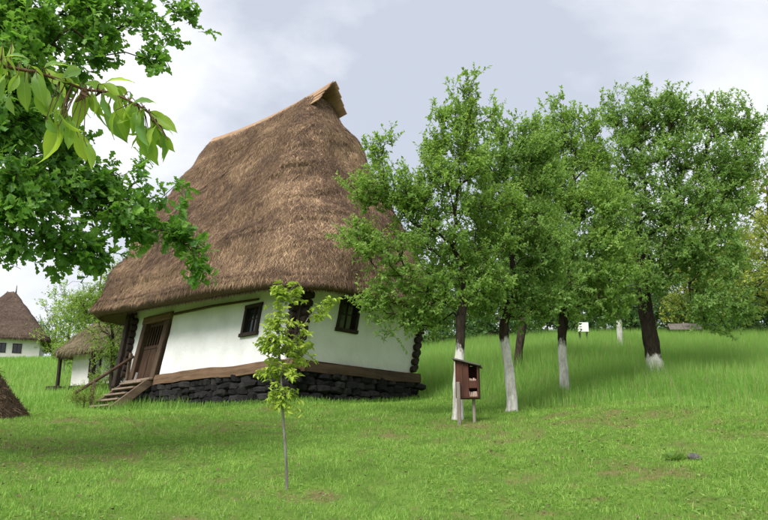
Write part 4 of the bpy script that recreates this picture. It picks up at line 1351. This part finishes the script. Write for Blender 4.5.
for q, (px, py, adeg, ln) in enumerate(leaf_spec):
    dd = cd + random.uniform(-.06, .06)
    p0 = W(px, py, dd)
    a = math.radians(adeg)
    p1 = W(px + ln * math.cos(a), py + ln * math.sin(a), dd + random.uniform(-.035, .035))
    L = np.linalg.norm(p1 - p0)
    D = (p1 - p0) / L
    N = unit((np.array([random.uniform(-1.1, 1.1), -random.uniform(-.2, 1.0), random.uniform(.1, .9)]))[None])[0]
    N = N - D * N.dot(D)
    N = N / np.linalg.norm(N)
    S = np.cross(D, N)
    o = link(bpy.data.objects.new('leaf', random.choice(lv)), branch)
    mat = Matrix(((S[0], D[0], N[0], p0[0] - ch_base[0]), (S[1], D[1], N[1], p0[1] - ch_base[1]), (S[2], D[2], N[2], p0[2] - ch_base[2]), (0, 0, 0, 1)))
    o.matrix_basis = mat @ Matrix.Diagonal((L * random.uniform(.85, 1.15), L, L, 1))
    # stalk from the nearest point of the branch
    segs = bw[1:]
    best = None
    for s in range(len(segs) - 1):
        for t in (0, .25, .5, .75):
            x = segs[s] * (1 - t) + segs[s + 1] * t
            e = np.linalg.norm(x - p0)
            if best is None or e < best[0]:
                best = (e, x)
    x = best[1]
    twigs.tube([x - ch_base, (x + p0) / 2 - ch_base + np.array([0, 0, .01]), p0 - ch_base, p0 + D * L * .25 - ch_base], [.0022, .0017, .0013, .0006], 5, cap=False)
twigs.build('leaf_stalks', MAT['twig'], branch, smooth=True)['kind'] = 'stuff'
for q in range(9):                       # spent flower bracts on the spur
    px, py = random.uniform(60, 118), random.uniform(84, 96)
    p = W(px, py, cd + random.uniform(-.03, .03)) - ch_base
    m_ = MB()
    m_.tube([p, p + np.array([random.uniform(-.01, .01), 0, -.012]), p + np.array([random.uniform(-.02, .02), random.uniform(-.01, .01), -.028])], [.004, .006, .002], 6)
    m_.build('bud', MAT['twig'], branch)

# ------------------------------------------------------------------ wooden box on posts
bx = base_pt(468, 421, 13.1)
box = empty('wooden_box', tuple(bx), math.radians(-12), 'small red-brown box with open front on two grey posts beside a tree', 'wooden box')
PXM = 13.1 / FPX * 1.02
H0 = 0.40
w2, dp = 0.17, 0.34
MB().bar((-.12, -.19, -.3), (-.125, -.19, .66), .062, .062, (0, 1, 0)).build('post', MAT['greywood'], box, .008)
MB().bar((.11, .02, -.3), (.10, .02, H0 - .001), .05, .05, (0, 1, 0)).build('post', MAT['greywood'], box, .008)
z1, z2 = H0 + .02, H0 + .64
MB().box(-.175, .205, -.155, .16, H0, z1).build('bottom_board', MAT['redwood'], box, .004)
MB().box(-.175, -.155, -.155, .16, z1 + .001, z2 - .01).build('side_board', MAT['redwood'], box, .003)
MB().box(.185, .205, -.155, .16, z1 + .001, z2 - .12).build('side_board', MAT['redwood'], box, .003)
MB().box(-.153, .183, .138, .16, z1 + .001, z2 - .09).build('back_board', MAT['redwood'], box, .003)
for q in range(2):
    MB().box(-.153 + q * .10, -.055 + q * .10, -.155, -.137, z1 + .001, z2 - .03 - q * .03).build('front_board', MAT['redwood'], box, .003)
MB().box(.048, .183, -.155, -.137, z1 + .14, z1 + .26).build('front_board', MAT['redwood'], box, .003)
MB().box(.046, .183, -.13, .136, z1 + .13, z1 + .15).build('shelf', MAT['redwood'], box, .003)
MB().box(.03, .045, -.136, .136, z1 + .001, z2 - .06).build('divider', MAT['redwood'], box, .003)
for zz, hh_ in ((z1 + .002, .10), (z1 + .262, .055)):
    x = .052
    while x < .165:
        w = random.uniform(.016, .034)
        h_ = hh_ * random.uniform(.55, 1.0)
        t_ = random.uniform(-.012, .012)
        MB().hexa([(x, -.125, zz), (x + w, -.12, zz), (x + w, .06, zz), (x, .06, zz), (x + t_, -.125, zz + h_), (x + w + t_, -.12, zz + h_ * .92), (x + w + t_, .06, zz + h_), (x + t_, .06, zz + h_)]).build('clay_slab', MAT['brickpale'], box, .003)
        x += w + .004
rp = [(-.22, -.23), (.25, -.23), (.25, .21), (-.22, .21)]
m_ = MB()
m_.hexa([(x, y, z2 - .005 - (x + .2) * .27) for x, y in rp] + [(x, y, z2 + .022 - (x + .2) * .27) for x, y in rp])
m_.build('box_roof', MAT['felt'], box, .004)

# ------------------------------------------------------------------ sign, shingled fence, stone
sp = base_pt(584, 338, 36)
sign = empty('white_sign', tuple(sp), math.radians(4), 'small blank white board among the trunks at the top of the meadow', 'sign')
s_ = 36 / FPX
zc = W(584, 327, 36)[2] - sp[2]
MB().box(-5.2 * s_, 5.2 * s_, -.02, .02, zc - 4.6 * s_, zc + 4.6 * s_).build('board', MAT['signwhite'], sign, .006)
for x in (-3.6 * s_, 3.6 * s_):
    MB().box(x - .035, x + .035, .021, .09, -.3, zc + 4.0 * s_).build('post', MAT['tarred'], sign)
fp = base_pt(692, 338, 46)
fence = empty('shingled_fence', tuple(fp), math.radians(-6), 'low grey wooden fence with shingled cap behind the big tree', 'fence')
zc = W(692, 331, 46)[2] - fp[2]
n_ = 7
for q in range(n_):
    x = -1.25 + q * 2.7 / n_
    for sgn in (-1, 1):
        m_ = MB()
        h_ = random.uniform(-.02, .02)
        m_.hexa([(x, 0, zc + .40 + h_), (x + .375, 0, zc + .40 + h_), (x + .375, sgn * .42, zc + .0), (x, sgn * .42, zc + .0), (x, 0, zc + .44 + h_), (x + .375, 0, zc + .44 + h_), (x + .375, sgn * .44, zc + .03), (x, sgn * .44, zc + .03)])
        m_.build('shingle', MAT['shingle'], fence)
for q in range(4):
    x = -1.15 + q * .84
    MB().box(x - .06, x + .06, -.06, .06, -.5, zc + .34).build('post', MAT['tarred'], fence)
for z in (.2, .5):
    MB().box(-1.25, 1.45, .065, .11, zc - z, zc - z + .12).build('rail', MAT['tarred'], fence)

st = base_pt(695, 460, 9.2)
bm = bmesh.new()
bmesh.ops.create_icosphere(bm, subdivisions=3, radius=.07)
for v in bm.verts:
    p = np.array([[v.co.x, v.co.y, v.co.z]]) * 9
    v.co *= 1 + .35 * float(fbm(p, 1.0, 12, 3)[0])
    v.co.z *= .62
me = bpy.data.meshes.new('field_stone')
bm.to_mesh(me)
bm.free()
me.materials.append(MAT['greystone'])
fs = link(bpy.data.objects.new('field_stone', me))
fs.location = (st[0], st[1], st[2] + .02)
fs.rotation_euler = (0.1, .3, .5)
tag(fs, 'small grey stone lying in the lawn at lower right', 'stone')

# ------------------------------------------------------------------ grass
def blades(name, x, y, length, width, bend, rnd, mat, label, cat, segs=1, lean_s=.35):
    n = len(x)
    z = ground_z(x, y) - .01
    a = RNG.random(n) * 2 * np.pi
    side = np.stack([np.cos(a), np.sin(a), np.zeros(n)], -1)
    out = np.stack([-np.sin(a), np.cos(a), np.zeros(n)], -1) * RNG.choice([-1, 1], n)[:, None]
    ln = RNG.normal(0, lean_s, (n, 1))
    b = np.stack([x, y, z], -1)
    up = np.array([0, 0, 1.0])
    w = side * (width / 2)[:, None]
    if segs == 1:
        tip = b + (up + out * ln + side * RNG.normal(0, .2, (n, 1))) * length[:, None]
        V = np.stack([b - w, b + w, tip], 1).reshape(-1, 3)
        F = np.arange(n * 3).reshape(-1, 3)
        k = 3
        fc = [F]
    else:
        m = b + (up * .6 + out * ln * .35) * length[:, None]
        tip = b + (up * (1 - bend[:, None] * .35) + out * (ln * .9 + bend[:, None] * .6)) * length[:, None]
        V = np.stack([b - w, b + w, m + w * .75, m - w * .75, tip], 1).reshape(-1, 3)
        i0 = np.arange(n) * 5
        fc = [np.stack([i0, i0 + 1, i0 + 2, i0 + 3], -1), np.stack([i0 + 3, i0 + 2, i0 + 4], -1)]
        k = 5
    o = np_mesh(name, V, fc, mat, None, False, {'rnd': np.repeat(rnd, k)})
    return tag(o, label, cat, None, 'stuff')
def inside_house(x, y):
    rx, ry = x - HC[0], y - HC[1]
    lx = rx * DR[0] + ry * DR[1]
    ly = rx * DL[0] + ry * DL[1]
    return (lx > -.05) & (lx < LX + .05) & (ly > -.05) & (ly < LY + .05)
def meadow_mask(x, y):
    """unmown grass: the slope behind the orchard's second tree and to the right"""
    az = np.degrees(np.arctan2(x, y))
    d = np.hypot(x, y)
    edge = np.interp(az, [-40, 0, 2.5, 6, 10, 14, 20, 27, 40], [900, 900, 22.5, 17.0, 15.8, 15.0, 13.8, 12.8, 12])
    P = np.stack([x, y, np.zeros(len(x))], -1)
    return np.clip((d - edge + 1.8 * fbm(P, .5, 60, 3) + 1.0) / 5.0, 0, 1)
def sample(n, d0, d1, a0, a1, pw):
    u = RNG.random(n)
    d = (d0 ** pw + u * (d1 ** pw - d0 ** pw)) ** (1 / pw)
    a = np.radians(RNG.uniform(a0, a1, n))
    return d * np.sin(a), d * np.cos(a), d
# mown lawn
n = 520000
x, y, dd = sample(n, 4.5, 34, -36, 36, .55)
mm = meadow_mask(x, y)
keep = (~inside_house(x, y)) & (RNG.random(n) > mm * .85)
dryv = dryness(x, y)
keep &= RNG.random(n) > np.clip((dryv - .78) * 2.0, 0, .7)
x, y, dd, dryv = x[keep], y[keep], dd[keep], dryv[keep]
n = len(x)
P = np.stack([x, y, np.zeros(n)], -1)
tuft = .6 * fbm(P, 2.2, 81, 3) + .7 * fbm(P, 6.5, 82, 2)
ln = (0.022 + 0.020 * np.clip(tuft + .4, 0, 1.4)) * RNG.uniform(.55, 1.5, n) * (1 + dd * .05) * (1 - .35 * dryv)
wd = 0.0036 * (1 + dd * .16) * RNG.uniform(.7, 1.3, n)
rnd = np.clip(.62 + .30 * fbm(P, .9, 83, 4, .65) + .46 * tuft + RNG.normal(0, .19, n) - .62 * np.clip(dryv - .36, 0, 1) * RNG.uniform(.2, 1.5, n), 0, 1)
blades('lawn_grass', x, y, ln, wd, None, rnd, MAT['lawn'], 'short patchy mown grass in front of the house', 'grass', 1, .85)
# taller tufts scattered in the lawn
n = 30000
x, y, dd = sample(n, 5, 30, -34, 34, .7)
P = np.stack([x, y, np.zeros(n)], -1)
t = fbm(P, 1.5, 87, 3)
keep = (~inside_house(x, y)) & (t > .10)
x, y, dd, t = x[keep], y[keep], dd[keep], t[keep]
n = len(x)
blades('lawn_tufts', x, y, (.035 + .07 * t) * RNG.uniform(.6, 1.5, n) * (1 + dd * .02), .006 * (1 + dd * .10) * np.ones(n), RNG.uniform(0, 1, n), np.clip(RNG.normal(.62, .16, n), 0, 1), MAT['lawn'], 'longer tufts of grass scattered over the lawn', 'grass', 2, .7)
# grass along the foot of the stone base
fx, fy = [], []
for s in np.concatenate([RNG.uniform(-.3, LY + .8, 2600)]):
    q = HW(-.12 - abs(RNG.normal(0, .16)), s, 0); fx.append(q[0]); fy.append(q[1])
for s in RNG.uniform(-.3, LX + .6, 2000):
    q = HW(s, -.14 - abs(RNG.normal(0, .18)), 0); fx.append(q[0]); fy.append(q[1])
fx, fy = np.array(fx), np.array(fy)
n = len(fx)
blades('foot_grass', fx, fy, RNG.uniform(.08, .26, n), np.full(n, .014), RNG.uniform(0, 1, n), np.clip(RNG.normal(.6, .17, n), 0, 1), MAT['meadow'], 'uneven grass growing along the foot of the stone base', 'grass', 2)
# tall meadow
n = 300000
x, y, dd = sample(n, 11, 75, -2, 38, .75)
mm = meadow_mask(x, y)
keep = (RNG.random(n) < mm * 1.6) & (~inside_house(x, y))
x, y, dd, mm = x[keep], y[keep], dd[keep], mm[keep]
n = len(x)
P = np.stack([x, y, np.zeros(n)], -1)
tf = fbm(P, .6, 88, 3)
ln = (.10 + .46 * mm + .12 * tf) * RNG.uniform(.5, 1.25, n)
wd = .0048 * (1 + dd * .055) * RNG.uniform(.7, 1.3, n)
rnd = np.clip(.60 + .26 * fbm(P, .35, 89, 3) + RNG.normal(0, .15, n), .02, 1)
rnd[RNG.random(n) < .11] = .03
nearm = dd < 19
blades('meadow_grass', x[nearm], y[nearm], ln[nearm], wd[nearm], RNG.uniform(0, 1, nearm.sum()), rnd[nearm], MAT['meadow'], 'tall bright unmown grass along the near edge of the meadow', 'grass', 2, .22)
fm = ~nearm
blades('meadow_grass', x[fm], y[fm], ln[fm], wd[fm] * 1.15, None, rnd[fm], MAT['meadow'], 'tall bright unmown grass covering the slope under the orchard', 'grass', 1, .28)
# grass on the slope at the left, beyond the rim
n = 45000
x, y, dd = sample(n, 20, 115, -36, -14, .8)
keep = ~inside_house(x, y)
x, y, dd = x[keep], y[keep], dd[keep]
n = len(x)
P = np.stack([x, y, np.zeros(n)], -1)
blades('slope_grass', x, y, RNG.uniform(.15, .45, n), .012 * (1 + dd * .05), RNG.uniform(0, 1, n), np.clip(.68 + .2 * fbm(P, .2, 90, 3) + RNG.normal(0, .13, n), 0, 1), MAT['meadow'], 'bright grass on the far slope at the left', 'grass', 1)
# dead leaves and dry bits lying in the turf
n = 5200
x, y, dd = sample(n, 5, 22, -34, 34, .8)
P = np.stack([x, y, np.zeros(n)], -1)
keep = (~inside_house(x, y)) & (RNG.random(n) < np.clip(.35 + .9 * fbm(P, .8, 94, 3) + .5 * dryness(x, y), .05, 1)) & (meadow_mask(x, y) < .4)
x, y = x[keep], y[keep]
n = len(x)
a = RNG.random(n) * 2 * np.pi
D = np.stack([np.cos(a), np.sin(a), RNG.uniform(-.2, .5, n)], -1)
lt = leaf_mesh('leaf_litter', np.stack([x, y, ground_z(x, y) + RNG.uniform(.008, .035, n)], -1), D, np.array([0, 0, 1.0]) + RNG.normal(0, .5, (n, 3)), RNG.uniform(.018, .055, n), 'simple', MAT['hay'], None, np.clip(RNG.normal(.62, .3, n), 0, 1))
tag(lt, 'dry brown leaf litter and dead stalks scattered in the turf', 'leaf litter', None, 'stuff')
# broad-leaved weeds in the turf
n = 26000
x, y, dd = sample(n, 5, 20, -34, 34, .8)
P = np.stack([x, y, np.zeros(n)], -1)
keep = (~inside_house(x, y)) & (fbm(P, 1.1, 92, 3) > -.02)
x, y = x[keep], y[keep]
n = len(x)
z = ground_z(x, y) + RNG.uniform(.0, .03, n)
a = RNG.random(n) * 2 * np.pi
D = np.stack([np.cos(a), np.sin(a), RNG.uniform(.0, .6, n)], -1)
N = np.array([0, 0, 1.0]) + RNG.normal(0, .3, (n, 3))
wo = leaf_mesh('turf_weeds', np.stack([x, y, z], -1), D, N, RNG.uniform(.025, .06, n), 'simple', MAT['leaf_a'], None, np.clip(RNG.normal(.6, .2, n), 0, 1))
tag(wo, 'small broad-leaved weeds and clover mixed into the lawn', 'weeds', None, 'stuff')
# daisies
n = 260
x, y, dd = sample(n, 6, 16, -30, 30, 1.1)
z = ground_z(x, y) + .05
a = RNG.random(n) * 6.28
k = 6
c = np.stack([x, y, z], -1)
V = [c]
for q in range(k):
    an = 2 * math.pi * q / k
    V.append(c + np.stack([np.full(n, .009 * math.cos(an)), np.full(n, .009 * math.sin(an)), np.full(n, .003)], -1))
V = np.stack(V, 1).reshape(-1, 3)
F = np.array([(0, 1 + q, 1 + (q + 1) % k) for q in range(k)])
F = (F[None] + (np.arange(n) * (k + 1))[:, None, None]).reshape(-1, 3)
dz = np_mesh('daisies', V, F, MAT['petal'], None)
tag(dz, 'tiny white daisies dotted over the lawn', 'flowers', None, 'stuff')
# weed clump beside the stone
wp = base_pt(676, 458, 9.3)
n = 90
a = RNG.random(n) * 6.28
r = RNG.random(n) * .07
x, y = wp[0] + r * np.cos(a), wp[1] + r * np.sin(a)
D = np.stack([np.cos(a), np.sin(a), RNG.uniform(.3, 1.6, n)], -1)
wc = leaf_mesh('weed_clump', np.stack([x, y, ground_z(x, y) - .005], -1), D, np.array([0, 0, 1.0]) + RNG.normal(0, .3, (n, 3)), RNG.uniform(.05, .11, n), 'broad', MAT['leaf_b'], None, np.clip(RNG.normal(.3, .15, n), 0, 1))
tag(wc, 'dark green weed clump just left of the small grey stone', 'weed')
